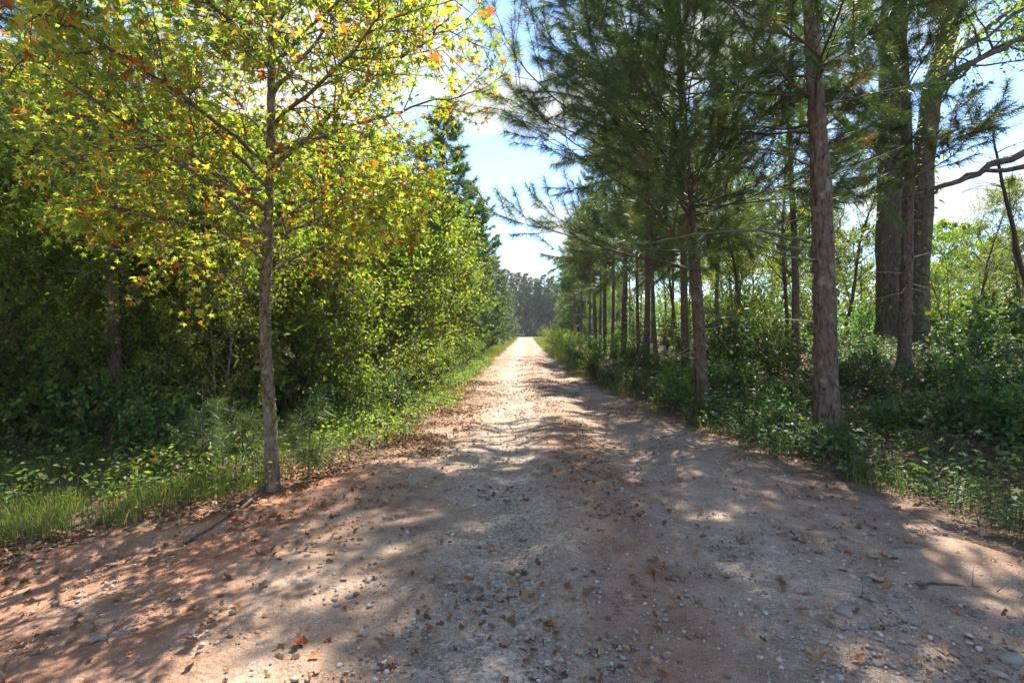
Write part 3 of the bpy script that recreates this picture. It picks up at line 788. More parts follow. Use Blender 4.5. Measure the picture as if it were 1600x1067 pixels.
limbs_px = [
    ([(415, 470, 0), (350, 432, .2), (250, 402, .5), (120, 380, .9)], .016), ([(416, 424, 0), (480, 392, .4), (560, 368, .7), (640, 356, 1.0)], .016),
    ([(417, 405, 0), (330, 352, -.3), (220, 328, -.5), (90, 318, -.7)], .018), ([(418, 395, 0), (470, 352, -.3), (540, 318, -.5), (615, 300, -.6)], .018),
    ([(419, 372, 0), (350, 305, -.1), (290, 262, -.2), (200, 210, -.3), (100, 172, -.5), (0, 128, -.7)], .028),
    ([(422, 300, 0), (370, 240, .1), (300, 165, .2), (220, 75, .3), (150, -10, .5)], .026),
    ([(417, 330, 0), (330, 270, .3), (230, 235, .5), (130, 205, .8), (30, 190, 1.0)], .022),
    ([(424, 262, 0), (470, 226, -.1), (520, 172, -.2), (570, 135, -.3), (612, 105, -.4), (670, 60, -.5), (722, 8, -.6)], .028),
    ([(424, 240, 0), (480, 222, .2), (540, 198, .4), (590, 186, .5), (640, 170, .7), (720, 150, .9), (765, 140, 1.0)], .024),
    ([(424, 150, 0), (480, 80, .1), (530, 20, .2), (590, -70, .3)], .024),
    ([(424, 110, 0), (350, 30, -.1), (280, -60, -.3)], .022),
    ([(419, 360, 0), (470, 320, .4), (530, 300, .7), (600, 310, 1.0), (680, 330, 1.3)], .02),
    ([(422, 200, 0), (480, 150, -.7), (540, 90, -1.3), (600, 20, -1.9)], .022),
    ([(421, 260, 0), (350, 200, -.6), (260, 130, -1.2), (150, 60, -1.7), (60, 20, -2.0)], .022),
    ([(424, 60, 0), (480, -40, .0), (540, -140, .0)], .02), ([(424, 30, 0), (370, -80, .0), (310, -190, .1)], .02),
    ([(424, 180, 0), (440, 90, 1.0), (450, 20, 1.9), (460, -60, 2.6)], .02), ([(423, 220, 0), (380, 170, .9), (330, 130, 1.6), (290, 100, 2.3)], .02),
    ([(422, 280, 0), (470, 250, .9), (530, 230, 1.7), (590, 215, 2.3)], .02), ([(421, 300, 0), (330, 290, .7), (240, 290, 1.4), (150, 300, 1.9)], .02),
    ([(424, 90, 0), (350, 20, -.8), (240, -80, -1.6)], .02), ([(424, 100, 0), (500, 30, -.8), (600, -60, -1.4)], .02),
    ([(420, 330, 0), (300, 240, -.5), (190, 190, -.8), (60, 100, -1.1), (-60, 40, -1.3)], .02),
    ([(427, -60, 0), (380, -160, .5), (330, -260, .9)], .018), ([(427, -90, 0), (490, -200, .4), (540, -300, .6)], .018), ([(427, -100, 0), (430, -200, -.7), (430, -270, -1.3)], .018),
]
A, B, polys = [], [], []
for pts, r0 in limbs_px:
    q, rr, k = px_poly(gbn, [(a, b, dg + c) for a, b, c in pts], np.linspace(r0, r0 * .2, len(pts)), 7, 4, .012)
    L = np.linalg.norm(np.diff(q, axis=0), axis=1).sum()
    v, f = tube(q, rr, k)
    obj('branch', mesh('branch', v, [f], [M_GBARK], smooth=True), gum)
    a_, b_, c_ = branch_out(q, min(.36 * L, .95), r, (15, 18), (6, 9), .12, .007, .15)
    polys += a_; A += b_; B += c_
pv, pq = tubes(polys)
A = np.array(A); B = np.array(B)
sv_, sq = segs(A, B, np.full(len(A), .0035), np.full(len(A), .0018))
lv, lt, lr, (P, D, N, S) = twig_leaves(A, B, 6, .105, STAR, spread=.15, up=.75, droop=.45)
print('sweetgum twigs', len(A), 'leaves', len(P))
wp = P + gbn
inview = (wp[:, 1] > .8) & (np.abs(wp[:, 0] / wp[:, 1]) < .99) & ((wp[:, 2] - CAMH) / wp[:, 1] < .64)
size_px = np.where(inview, S / np.maximum(wp[:, 1], .5), 0)
big = np.argsort(-size_px)[:296]
isb = np.zeros(len(P), bool); isb[big] = True
lvr = lv.reshape(len(P), 11, 3)[~isb].reshape(-1, 3)
ltr = (STAR[1][None] + (np.arange((~isb).sum()) * 11)[:, None, None]).reshape(-1, 3)
V, Fs, mi, rn = join([(pv, pq, 1, .3), (sv_, sq, 1, .3), (lvr, ltr, 0, np.repeat(lr[~isb], 11))])
obj('foliage', mesh('foliage', V, Fs, [M_GUM, M_TWIG], dict(rnd=rn), mi), gum, kind='stuff')
tones = np.linspace(.02, .98, 10)
leaf_me = [mesh('leaf', STAR[0] + np.array([0, 0, 1]) * rng.normal(0, .035, (11, 1)), [STAR[1]], [M_GUM], dict(rnd=np.full(11, t))) for t in tones]
def leaf_matrix(p, d, n, s):
    d = Vector(d).normalized(); sv2 = Vector(n).cross(d).normalized(); nn = d.cross(sv2)
    return Matrix(((d.x * s, sv2.x * s, nn.x * s, p[0]), (d.y * s, sv2.y * s, nn.y * s, p[1]), (d.z * s, sv2.z * s, nn.z * s, p[2]), (0, 0, 0, 1)))
for i in big:
    o = obj('leaf', leaf_me[int(lr[i] * 9.999)], gum)
    o.matrix_local = leaf_matrix(P[i], D[i], N[i], float(S[i]))
vine_leaf = [mesh('leaf', OVAL[0] * np.array([1, 1.5, 1]), [OVAL[1]], [m_], dict(rnd=np.full(7, t))) for m_, t in ((M_YEL, .3), (M_YEL, .6), (M_GUM, .92), (M_YEL, .95))]
vine = thing('vine', 'small vine with a few green and two orange leaves climbing the mottled sweetgum trunk', 'vine', gb)
vp = []
for i in range(30):
    z = .5 + i * .07
    c = np.array([np.interp(z, gt[:, 2], gt[:, 0]), np.interp(z, gt[:, 2], gt[:, 1]), z]); rr = np.interp(z, gt[:, 2], gr) + .012
    vp.append(c + np.array([math.cos(-1.4 + .9 * math.sin(i * .5)) * rr, math.sin(-1.4 + .9 * math.sin(i * .5)) * rr, 0]))
vv, vf = tube(np.array(vp), np.full(30, .004), 4)
obj('stem', mesh('stem', vv, [vf], [M_TWIG], dict(rnd=np.full(len(vv), .3))), vine)
for i in range(26):
    q = vp[2 + i]; a = rng.uniform(-2.6, -.4)
    k = 2 if i in (9, 11) else (1 if rng.random() < .5 else 0)
    o = obj('leaf', vine_leaf[k], vine)
    o.matrix_local = leaf_matrix(q, (math.cos(a), math.sin(a), -.3), (rng.normal(0, .4), -.5, .8), float(rng.uniform(.05, .11)))

# ------------------------------------------------------------------ oak with two stems
ob = gp(1410, 16.5)
obn = np.array(ob)
oak = thing('oak_tree', 'huge double-stemmed hardwood with dark furrowed bark on the leaf-strewn bank', 'tree', ob)
def big_stem(pts, rad, name='trunk', k=22):
    q, rr, _ = px_poly(obn, pts, rad, k, 10, .004)
    th = np.arange(k)[None] / k * 6.283
    dsp = (np.abs(vn(np.cos(th) * 4 + q[:, 2:3] * .1, np.sin(th) * 4 + q[:, 2:3] * .45, .5)) - .4) * .09 * rr[:, None] / .4
    v, f = tube(q, rr, k, dsp)
    obj(name, mesh(name, v, [f], [M_OBARK], smooth=True), oak)
    return q
D0 = 16.5
q1 = big_stem([(1398, 560, D0), (1395, 500, D0), (1392, 400, D0), (1393, 250, D0), (1395, 100, D0), (1400, -60, D0), (1395, -260, D0), (1400, -420, D0)], [.72, .44, .40, .38, .36, .32, .22, .06])
q2 = big_stem([(1422, 560, D0 - .1), (1430, 500, D0), (1436, 400, D0), (1442, 260, D0), (1455, 150, D0), (1490, 20, D0), (1540, -140, D0), (1570, -320, D0)], [.66, .36, .32, .30, .28, .25, .18, .05])
ol = []
for pts, rad in (([(1380, 235, D0), (1335, 205, D0 - .6), (1290, 165, D0 - 1), (1230, 130, D0 - 1.5)], [.16, .12, .08, .03]),
                 ([(1392, 90, D0), (1365, 45, D0 - .3), (1340, 0, D0 - .6), (1290, -80, D0 - 1.0)], [.2, .16, .12, .04]),
                 ([(1455, 160, D0), (1500, 110, D0 - 1.5), (1560, 75, D0 - 3), (1640, 40, D0 - 4)], [.10, .085, .07, .03]),
                 ([(1462, 120, D0), (1510, 70, D0 + .5), (1560, 30, D0 + 1), (1640, -30, D0 + 1)], [.12, .1, .08, .03]),
                 ([(1395, 60, D0), (1410, -30, D0 + 1.5), (1420, -150, D0 + 3), (1430, -240, D0 + 4)], [.15, .11, .08, .03]),
                 ([(1395, -40, D0), (1350, -120, D0), (1290, -190, D0), (1220, -240, D0)], [.14, .11, .08, .03]),
                 ([(1480, 40, D0), (1560, -60, D0 - 1), (1660, -130, D0 - 2)], [.14, .10, .03]),
                 ([(1395, -120, D0), (1440, -230, D0 - 1), (1480, -330, D0 - 2)], [.12, .09, .03])):
    ol.append(big_stem(pts, rad, 'branch', 9))
A, B, polys = [], [], []
for q in ol + [q1[45:], q2[45:]]:
    L = np.linalg.norm(np.diff(q, axis=0), axis=1).sum()
    a_, b_, c_ = branch_out(q, min(.5 * L, 2.2), r, (9, 12), (7, 9), .3, .03, .2)
    polys += a_; A += b_; B += c_
A = np.array(A); B = np.array(B)
pv, pq = tubes(polys); sv_, sq = segs(A, B, np.full(len(A), .008), np.full(len(A), .004))
lv, lt, lr, _ = twig_leaves(A, B, 13, .13, KITE, spread=.35)
V, Fs, mi, rn = join([(pv, pq, 1, .3), (sv_, sq, 1, .3), (lv, lt, 0, np.repeat(lr, 4))])
obj('crown', mesh('crown', V, Fs, [M_YEL, M_TWIG], dict(rnd=rn), mi), oak)

nv = 420
vz = rng.uniform(1.0, 7.5, nv); va = rng.uniform(-3.6, .4, nv); k_ = rng.random(nv) < .6
vc = np.array([[np.interp(z, q[:, 2], q[:, 0]), np.interp(z, q[:, 2], q[:, 1])] for z, q in ((z, q1 if k else q2) for z, k in zip(vz, k_))])
vr = .42 + .28 * rng.random(nv) ** 2 + .15 * vn(vz, va, .8)
P = np.stack([vc[:, 0] + np.cos(va) * vr, vc[:, 1] + np.sin(va) * vr, vz], -1)
V, T = leaves(P, np.stack([np.cos(va), np.sin(va), -.7 + 0 * va], -1) + rng.normal(0, .4, (nv, 3)), rng.normal(0, .5, (nv, 3)) + np.stack([np.cos(va), np.sin(va), 1 + 0 * va], -1), rng.uniform(.10, .20, nv), OVAL)
ov = thing('vine', 'yellow-green vine leaves clinging to both stems of the huge oak', 'vine', ob)
obj('foliage', mesh('foliage', V, [T], [M_YEL], dict(rnd=rndattr(nv, 7))), ov)
# ------------------------------------------------------------------ hardwood whose bare limbs reach in from the side
hb = Vector((11.0, 8.6, float(tz(11.0, 8.6)))); hbn = np.array(hb)
hard = thing('hardwood_tree', 'hardwood off the frame edge whose long grey limbs reach in across the blue sky', 'tree', hb)
tr_ = np.array([(0, 0, -.2), (0, 0, 1), (.05, 0, 2.5), (.1, 0, 4), (.0, .1, 6), (.1, .1, 8), (.1, .2, 10)])
tv, tq = tube(tr_, [.24, .2, .18, .16, .12, .08, .03], 14)
obj('trunk', mesh('trunk', tv, [tq], [M_OBARK], smooth=True), hard)
hl = []
for pts, rad in (([(1800, 165, 8.6), (1700, 190, 8.7), (1600, 236, 8.8), (1530, 268, 8.9), (1470, 292, 9.0), (1420, 308, 9.1), (1388, 315, 9.2)], [.09, .075, .06, .05, .04, .022, .008]),
                 ([(1810, 250, 8.6), (1700, 260, 8.5), (1600, 263, 8.6), (1540, 270, 8.7), (1480, 287, 8.8), (1430, 318, 8.9)], [.07, .06, .045, .036, .025, .006]),
                 ([(1810, 20, 8.6), (1700, 35, 8.4), (1600, 61, 8.2), (1540, 84, 8.0), (1500, 110, 7.9), (1465, 128, 7.8), (1440, 148, 7.7)], [.07, .055, .04, .034, .028, .018, .006]),
                 ([(1800, -60, 8.6), (1680, -30, 8.5), (1600, 15, 8.4), (1540, 58, 8.3), (1490, 90, 8.2), (1450, 112, 8.1)], [.05, .04, .03, .024, .016, .005]),
                 ([(1515, 106, 7.9), (1490, 128, 7.9), (1472, 160, 7.9)], [.024, .018, .012])):
    q, rr, k = px_poly(hbn, pts, rad, 8, 4, .02)
    v, f = tube(q, rr, k); (sv_, sq), A, B = twigs_on(q, 12, .45, .005, .1)
    V, Fs, mi, rn = join([(v, f, 0, .5), (sv_, sq, 1, .5)])
    obj('branch', mesh('branch', V, Fs, [M_OBARK, M_TWIG], dict(rnd=rn), mi, smooth=True), hard)
    hl.append(q)
A, B, polys = [], [], []
for a_, (x, y, n_) in enumerate([(1540, 120, 5), (1530, 140, 5), (1500, 80, 4), (1560, 60, 4), (1520, 150, 4), (1480, 60, 5), (1555, 30, 3)]):
    st = pix(x + rng.uniform(-15, 15), y - 60, 8.0) - hbn
    for j in range(n_):
        st = st if j == 0 else B[-1]
        e = st + np.array([rng.normal(0, .12), rng.normal(0, .08), -.16])
        A.append(st); B.append(e)
A = np.array(A); B = np.array(B)
sv_, sq = segs(A, B, np.full(len(A), .005), np.full(len(A), .004))
lv, lt, lr, _ = twig_leaves(A, B, 3, .085, OVAL, spread=.12)
lr = np.where(lr > .8, .97, lr)
V, Fs, mi, rn = join([(sv_, sq, 1, .3), (lv, lt, 0, np.repeat(lr, 7))])
obj('foliage', mesh('foliage', V, Fs, [M_BROAD, M_TWIG], dict(rnd=rn), mi), hard)
A, B, polys = [], [], []
for i in range(16):
    z = 4 + i * .38; p_, d_ = lerp(tr_, min(.98, z / 10)); a = rng.uniform(-1.5, 1.5)
    lb = bend(p_, (math.cos(a), math.sin(a), .5), 2.4, 5, .2, .1, r)
    polys.append((lb, np.linspace(.03, .01, 6), 5)); x_, y_, z_ = branch_out(lb, 1.0, r); polys += x_; A += y_; B += z_
pv, pq = tubes(polys); lv, lt, lr, _ = twig_leaves(A, B, 6, .11, KITE, spread=.2)
V, Fs, mi, rn = join([(pv, pq, 1, .3), (lv, lt, 0, np.repeat(lr, 4))])
obj('crown', mesh('crown', V, Fs, [M_YEL, M_TWIG], dict(rnd=rn), mi), hard)

# ------------------------------------------------------------------ dead sapling against the sky
db = gp(1640, 13.5); dbn = np.array(db)
deadt = thing('dead_tree', 'thin leafless dead tree with wispy drooping twigs against the blue sky', 'tree', db)
q, rr, k = px_poly(dbn, [(1640, 560, 13.5), (1612, 470, 13.5), (1590, 400, 13.5), (1576, 330, 13.5), (1563, 270, 13.5), (1552, 215, 13.5), (1546, 178, 13.5)], [.075, .065, .055, .045, .035, .022, .006], 8, 4, .01)
v, f = tube(q, rr, k)
obj('trunk', mesh('trunk', v, [f], [M_TWIG], dict(rnd=np.full(len(v), .1)), smooth=True), deadt)
polys, A, B = [], [], []
for i in range(34):
    p_, d_ = lerp(q, rng.uniform(.45, 1)); a = rng.uniform(0, 6.28)
    tw = bend(p_, (math.cos(a), math.sin(a) * .7, .5), rng.uniform(.5, 1.5), 6, -.7, .08, r)
    polys.append((tw, np.linspace(.010, .003, 7), 3))
    for j in range(5):
        s0, e0 = lerp(tw, rng.uniform(.3, 1)); A.append(s0); B.append(s0 + (e0 + np.array([0, 0, -.5]) + rng.normal(0, .4, 3)) * .22)
v1, f1 = tubes(polys); v2, f2 = segs(np.array(A), np.array(B), np.full(len(A), .003), np.full(len(A), .002))
V, Fs, mi, rn = join([(v1, f1, 0, .1), (v2, f2, 0, .1)])
obj('branch', mesh('branch', V, Fs, [M_TWIG], dict(rnd=rn)), deadt)

# ------------------------------------------------------------------ thicket on the sunny side
place('pine_tree', PT(PF1), 'dark-barked pine trunk showing bare among the leaves of the thicket', 'tree', gp(181, 7.2), None, 1.0, .8)
G_TH = 'broadleaf trees massed in the thicket'
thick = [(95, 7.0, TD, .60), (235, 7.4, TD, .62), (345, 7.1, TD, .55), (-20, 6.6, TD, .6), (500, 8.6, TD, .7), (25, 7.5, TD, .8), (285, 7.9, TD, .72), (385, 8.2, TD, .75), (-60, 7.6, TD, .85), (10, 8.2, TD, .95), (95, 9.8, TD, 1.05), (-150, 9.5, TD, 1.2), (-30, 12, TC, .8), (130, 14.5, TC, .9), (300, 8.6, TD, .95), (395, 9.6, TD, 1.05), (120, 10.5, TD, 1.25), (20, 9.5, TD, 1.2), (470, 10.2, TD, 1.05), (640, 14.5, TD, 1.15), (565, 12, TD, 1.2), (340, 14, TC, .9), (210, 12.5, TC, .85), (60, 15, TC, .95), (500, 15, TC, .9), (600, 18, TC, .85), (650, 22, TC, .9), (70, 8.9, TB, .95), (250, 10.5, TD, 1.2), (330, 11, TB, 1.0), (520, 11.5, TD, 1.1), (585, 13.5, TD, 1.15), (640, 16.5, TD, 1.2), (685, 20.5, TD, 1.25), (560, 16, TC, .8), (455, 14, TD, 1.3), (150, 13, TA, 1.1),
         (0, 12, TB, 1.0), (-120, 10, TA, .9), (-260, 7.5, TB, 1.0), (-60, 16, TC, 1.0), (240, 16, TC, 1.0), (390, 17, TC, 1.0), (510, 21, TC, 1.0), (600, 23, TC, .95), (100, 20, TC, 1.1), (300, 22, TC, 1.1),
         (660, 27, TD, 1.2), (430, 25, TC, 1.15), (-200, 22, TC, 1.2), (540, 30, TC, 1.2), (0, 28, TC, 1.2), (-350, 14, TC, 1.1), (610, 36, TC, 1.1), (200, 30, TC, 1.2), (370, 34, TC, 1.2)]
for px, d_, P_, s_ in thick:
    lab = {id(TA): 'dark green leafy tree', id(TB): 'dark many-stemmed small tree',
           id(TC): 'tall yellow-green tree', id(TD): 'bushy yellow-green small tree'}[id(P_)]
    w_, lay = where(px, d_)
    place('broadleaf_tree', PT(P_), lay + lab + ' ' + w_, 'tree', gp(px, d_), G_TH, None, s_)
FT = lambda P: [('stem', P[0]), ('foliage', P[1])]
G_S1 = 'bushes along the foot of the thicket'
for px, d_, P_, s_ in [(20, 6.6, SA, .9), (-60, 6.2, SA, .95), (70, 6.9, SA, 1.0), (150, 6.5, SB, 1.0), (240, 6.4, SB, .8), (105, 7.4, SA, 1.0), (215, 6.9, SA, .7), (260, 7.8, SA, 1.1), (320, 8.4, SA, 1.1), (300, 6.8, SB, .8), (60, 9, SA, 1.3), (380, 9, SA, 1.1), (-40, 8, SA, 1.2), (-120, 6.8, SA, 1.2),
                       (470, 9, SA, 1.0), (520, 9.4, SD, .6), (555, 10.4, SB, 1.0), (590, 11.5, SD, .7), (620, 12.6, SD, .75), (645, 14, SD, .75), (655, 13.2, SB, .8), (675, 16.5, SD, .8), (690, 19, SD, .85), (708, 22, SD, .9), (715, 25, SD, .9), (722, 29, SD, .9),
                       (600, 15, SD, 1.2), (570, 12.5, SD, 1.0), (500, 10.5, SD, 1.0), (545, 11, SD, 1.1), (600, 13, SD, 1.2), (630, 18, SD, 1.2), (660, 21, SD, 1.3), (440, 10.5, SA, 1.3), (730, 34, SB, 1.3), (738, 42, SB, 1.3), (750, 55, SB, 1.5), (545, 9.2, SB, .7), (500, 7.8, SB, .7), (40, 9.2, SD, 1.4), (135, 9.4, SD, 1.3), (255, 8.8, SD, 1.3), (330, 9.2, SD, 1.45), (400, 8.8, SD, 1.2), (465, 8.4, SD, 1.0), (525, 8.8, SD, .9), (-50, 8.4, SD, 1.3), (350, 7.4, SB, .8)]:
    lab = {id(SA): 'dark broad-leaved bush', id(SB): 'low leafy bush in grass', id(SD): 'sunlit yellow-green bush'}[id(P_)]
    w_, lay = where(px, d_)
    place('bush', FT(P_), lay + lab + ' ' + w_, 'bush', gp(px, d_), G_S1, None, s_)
for i, d_ in enumerate([8.4, 9.4, 10.5, 11.8, 13.2, 14.8, 16.6, 18.6, 21, 23.5, 26.5, 30, 34, 39, 45, 53, 62]):
    x = float(np.interp(d_, EY, EL)) - .62 - rng.uniform(0, .25) - .006 * d_
    pxx = 800 + 800 * x / d_
    P_ = (SD, SB, SD, SD, SA)[i % 5]
    place('bush', FT(P_), ('sunlit yellow-green' if P_ is SD else 'low leafy') + ' bush crowding the track edge ' + where(pxx, d_)[0], 'bush', (x, d_, float(tz(x, d_))), 'bushes crowding the sunny edge of the track', None, float(rng.uniform(.42, .6) + .006 * d_) * (1.5 if P_ is SB else 1))
for i, d_ in enumerate([6.6, 7.6, 9.2, 10.4, 11.8, 13.4, 15.2, 17.2, 19.5, 22, 25, 28.5, 33, 38, 44, 51, 60]):
    x = float(np.interp(d_, EY, ER)) + .6 + rng.uniform(0, .3) + .006 * d_
    pxx = 800 + 800 * x / d_
    P_ = (SC_, SB, SC_, SA)[i % 4] if d_ < 30 else SD
    place('bush', FT(P_), {id(SC_): 'low spreading', id(SB): 'knee-high leafy', id(SA): 'dark leafy', id(SD): 'sunlit'}[id(P_)] + ' bush at the track edge ' + where(pxx, d_)[0], 'bush', (x, d_, float(tz(x, d_))), 'bushes at the shaded edge of the track', None, float(rng.uniform(.5, .7) + .006 * d_) * (1.3 if P_ is SC_ else 1))
# young pines
def seedling(seed, H):
    return pine_proto(seed, H, .010, .10, .27, .21, (3, 4), 15, .0055, .17, dead=0)
for px, py, h_, lab in ((480, 745, .95, 'bright green pine seedling on the track side of the sweetgum trunk'), (385, 735, .85, 'soft pine seedling between the bushes and the sweetgum trunk'), (322, 725, 1.0, 'long-needled pine seedling in front of the dark bushes')):
    place('pine_seedling', PT(seedling(int(px), h_)), lab, 'seedling', at(px, py))

# ------------------------------------------------------------------ sunlit wood behind the pine row
G_R = 'sunlit broadleaf trees behind the pine row'
for i, (px, d_, P_, s_) in enumerate([(1150, 20, TD, 1.0), (1210, 24, TD, 1.2), (1120, 26, TC, .9), (1180, 30, TC, .95), (1270, 25, TC, .85), (1300, 29, TC, .95), (1340, 24, TD, 1.1), (1480, 22, TD, 1.05), (1530, 25, TD, 1.15), (1590, 21, TD, 1.0),
                       (1650, 24, TD, 1.2), (1450, 29, TD, 1.2), (1560, 31, TC, .72), (1640, 33, TC, .75), (1720, 22, TD, 1.1), (1080, 33, TC, 1.0), (1040, 40, TC, 1.0), (1000, 50, TC, 1.0), (970, 60, TC, .9), (940, 55, TD, 1.2), (1380, 33, TC, .9), (1240, 36, TC, 1.1),
                       (1130, 40, TC, 1.1), (1800, 28, TC, .8), (1500, 38, TC, .8), (1900, 20, TD, 1.1), (1060, 22, TE, .9), (1230, 15, TE, .75), (1520, 18, TE, .62), (1320, 19, TE, .8), (1600, 17, TE, .6), (1170, 15, TE, .7), (910, 66, TD, 1.2), (892, 80, TD, 1.3)]):
    lab = {id(TC): 'tall sunlit yellow-green tree', id(TD): 'small bushy sunlit tree', id(TE): 'thin-stemmed airy tree'}[id(P_)]
    w_, lay = where(px, d_)
    place('broadleaf_tree', PT(P_), lay + lab + ' ' + w_, 'tree', gp(px, d_), G_R, None, s_)
G_S2 = 'low bushes in the shaded undergrowth by the track'
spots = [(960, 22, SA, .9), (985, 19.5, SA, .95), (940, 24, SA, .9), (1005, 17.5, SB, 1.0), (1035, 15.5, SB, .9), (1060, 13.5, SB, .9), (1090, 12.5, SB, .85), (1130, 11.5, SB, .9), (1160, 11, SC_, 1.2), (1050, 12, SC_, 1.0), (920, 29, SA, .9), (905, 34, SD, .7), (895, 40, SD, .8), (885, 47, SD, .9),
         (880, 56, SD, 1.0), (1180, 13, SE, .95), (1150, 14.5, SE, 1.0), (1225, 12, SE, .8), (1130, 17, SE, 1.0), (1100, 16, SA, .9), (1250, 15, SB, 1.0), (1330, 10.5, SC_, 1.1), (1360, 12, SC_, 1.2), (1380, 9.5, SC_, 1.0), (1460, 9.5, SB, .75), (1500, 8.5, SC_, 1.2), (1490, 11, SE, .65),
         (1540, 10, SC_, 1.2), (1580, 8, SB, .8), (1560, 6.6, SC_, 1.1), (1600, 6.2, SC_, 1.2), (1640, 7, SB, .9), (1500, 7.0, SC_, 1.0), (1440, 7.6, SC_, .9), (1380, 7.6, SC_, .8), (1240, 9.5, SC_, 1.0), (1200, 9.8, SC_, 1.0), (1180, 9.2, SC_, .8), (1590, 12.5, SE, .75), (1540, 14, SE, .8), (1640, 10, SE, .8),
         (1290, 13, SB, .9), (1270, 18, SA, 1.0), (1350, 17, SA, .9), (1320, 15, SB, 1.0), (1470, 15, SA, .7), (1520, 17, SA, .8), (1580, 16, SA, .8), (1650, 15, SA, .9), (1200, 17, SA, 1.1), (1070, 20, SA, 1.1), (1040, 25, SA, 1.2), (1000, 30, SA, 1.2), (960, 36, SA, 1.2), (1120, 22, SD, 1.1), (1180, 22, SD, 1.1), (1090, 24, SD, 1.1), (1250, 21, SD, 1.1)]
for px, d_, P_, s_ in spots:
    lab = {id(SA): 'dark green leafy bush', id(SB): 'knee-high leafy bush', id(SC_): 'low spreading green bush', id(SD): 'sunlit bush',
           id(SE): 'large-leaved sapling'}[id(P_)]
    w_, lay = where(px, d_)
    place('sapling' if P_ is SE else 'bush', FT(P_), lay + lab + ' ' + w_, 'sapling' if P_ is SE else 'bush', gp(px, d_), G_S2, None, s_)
for i, x in enumerate((-8, 13)):
    place('broadleaf_tree', PT(TC), 'pale green broadleaf tree standing before the dark pines at the end of the track', 'tree', (x, 139.5 + (i % 3), 0), 'broadleaf trees at the end of the track', None, float(rng.uniform(.9, 1.5)))
for i in range(16):
    place('bush', FT(SD), 'sunlit bush below the wall of trees at the end of the track', 'bush', (float(-12 + i * 2.4), float(138 + rng.uniform(0, 4)), 0), 'bushes below the trees at the end of the track', None, float(rng.uniform(1.3, 2.2)))
# ivy round the lower part of one pine of the row
ip = gp(976, 21.5)
iv = rng.uniform(0, 1, 900); ia = rng.uniform(0, 6.28, 900); ir = .24 + .25 * rng.random(900) * (1.1 - iv)
P = np.stack([np.cos(ia) * ir, np.sin(ia) * ir, iv * 3.0], -1)
V, T = leaves(P, np.stack([np.cos(ia), np.sin(ia), -.6 + 0 * ia], -1), rng.normal(0, .4, (900, 3)) + np.stack([np.cos(ia), np.sin(ia), 1 + 0 * ia], -1), rng.uniform(.07, .13, 900), OVAL)
iv_ = thing('ivy', 'dark ivy climbing the lower trunk of a reddish pine in the row', 'ivy', ip)
obj('foliage', mesh('foliage', V, [T], [M_UNDER], dict(rnd=rndattr(900, 7))), iv_)

# ------------------------------------------------------------------ far woods
def far_clump(n, xr, yr, h):
    x = rng.uniform(*xr, n); y = rng.uniform(*yr, n); z = h(x, y) * rng.random(n) ** .7
    return np.stack([x, y, z], -1)
n = 17000
a_ = far_clump(n, (-150, -24), (40, 170), lambda x, y: 10 + 3 * vn(x, y, 7))
b_ = far_clump(n, (34, 170), (42, 190), lambda x, y: 9 + 3 * vn(x, y, 7))
c_ = far_clump(26000, (-60, 80), (160, 190), lambda x, y: 16 + 4 * vn(x, y, 7)); c_[:, 2] *= rng.uniform(.3, 1, len(c_))
P = np.concatenate([a_, b_, c_]); N = rng.normal(0, .6, P.shape); N[:, 2] += .7
V, T = leaves(P, rng.normal(0, 1, P.shape), N, rng.uniform(.8, 1.4, len(P)), KITE)
obj('far_woods', mesh('far_woods', V, [T], [M_BROAD], dict(rnd=rndattr(len(P), 4))), kind='stuff')

# ------------------------------------------------------------------ grass, low plants, litter
def scatter(n, xr, yr, fn):
    x = rng.uniform(*xr, n); y = rng.uniform(*yr, n)
    k = rng.random(n) < fn(x, y)
    return x[k], y[k]
def blades(x, y, h, wd, lean=.35):
    n = len(x); a = rng.uniform(0, 6.28, n); b = rng.uniform(0, 6.28, n); h = h * rng.uniform(.4, 1.2, n)
    P = np.stack([x, y, tz(x, y) - .03], -1); S = np.stack([np.cos(a), np.sin(a), 0 * a], -1) * wd
    L = np.stack([np.cos(b), np.sin(b), 0 * b], -1) * (h * lean * rng.uniform(.3, 1.6, n))[:, None]
    up = np.array([0, 0, 1.0])
    V = np.stack([P - S, P + S, P + L * .4 + up * (h * .6)[:, None] + S * .7, P + L * .4 + up * (h * .6)[:, None] - S * .7, P + L * 1.3 + up * h[:, None]], 1).reshape(-1, 3)
    o = np.arange(n)[:, None] * 5
    return V, o + np.array([[0, 1, 2, 3]]), o + np.array([[3, 2, 4]])
def grass(name_props, x, y, h, wd, R=None):
    V, Q, T = blades(x, y, h, wd)
    obj('grass', mesh('grass', V, [Q, T], [M_GRASS], dict(rnd=np.repeat(rng.random(len(x)) if R is None else R, 5))), kind='stuff', **name_props)
u_of = lambda x, y: x - xc(y)
x, y = scatter(90000, (-9, -2.2), (3.4, 9.5), lambda x, y: ss(.25, 1.0, side(x, y) + .35 * vn(x, y, .6, 3)) * (.25 + .75 * (vn(x, y, .45, 1) > -.2)) * (np.abs(x / y) < 1.1))
grass(dict(label='short green grass on the open patch before the thicket'), x, y, .17, .0036)
x, y = scatter(60000, (-5, 4.2), (5, 30), lambda x, y: ss(.0, .3, side(x, y)) * (1 - ss(.6, 1.3, side(x, y))) * (vn(x, y, .7, 2) > .0))
grass(dict(label='tufts of grass along both edges of the track'), x, y, .22, .0045)
x, y = scatter(60000, (-4, 9), (24, 110), lambda x, y: ss(-.1, .25, side(x, y)) * (1 - ss(1.6, 2.6, side(x, y))))
grass(dict(label='bright sunlit grass verges far along the track'), x, y, .38, .013, rng.uniform(.45, .98, len(x)))
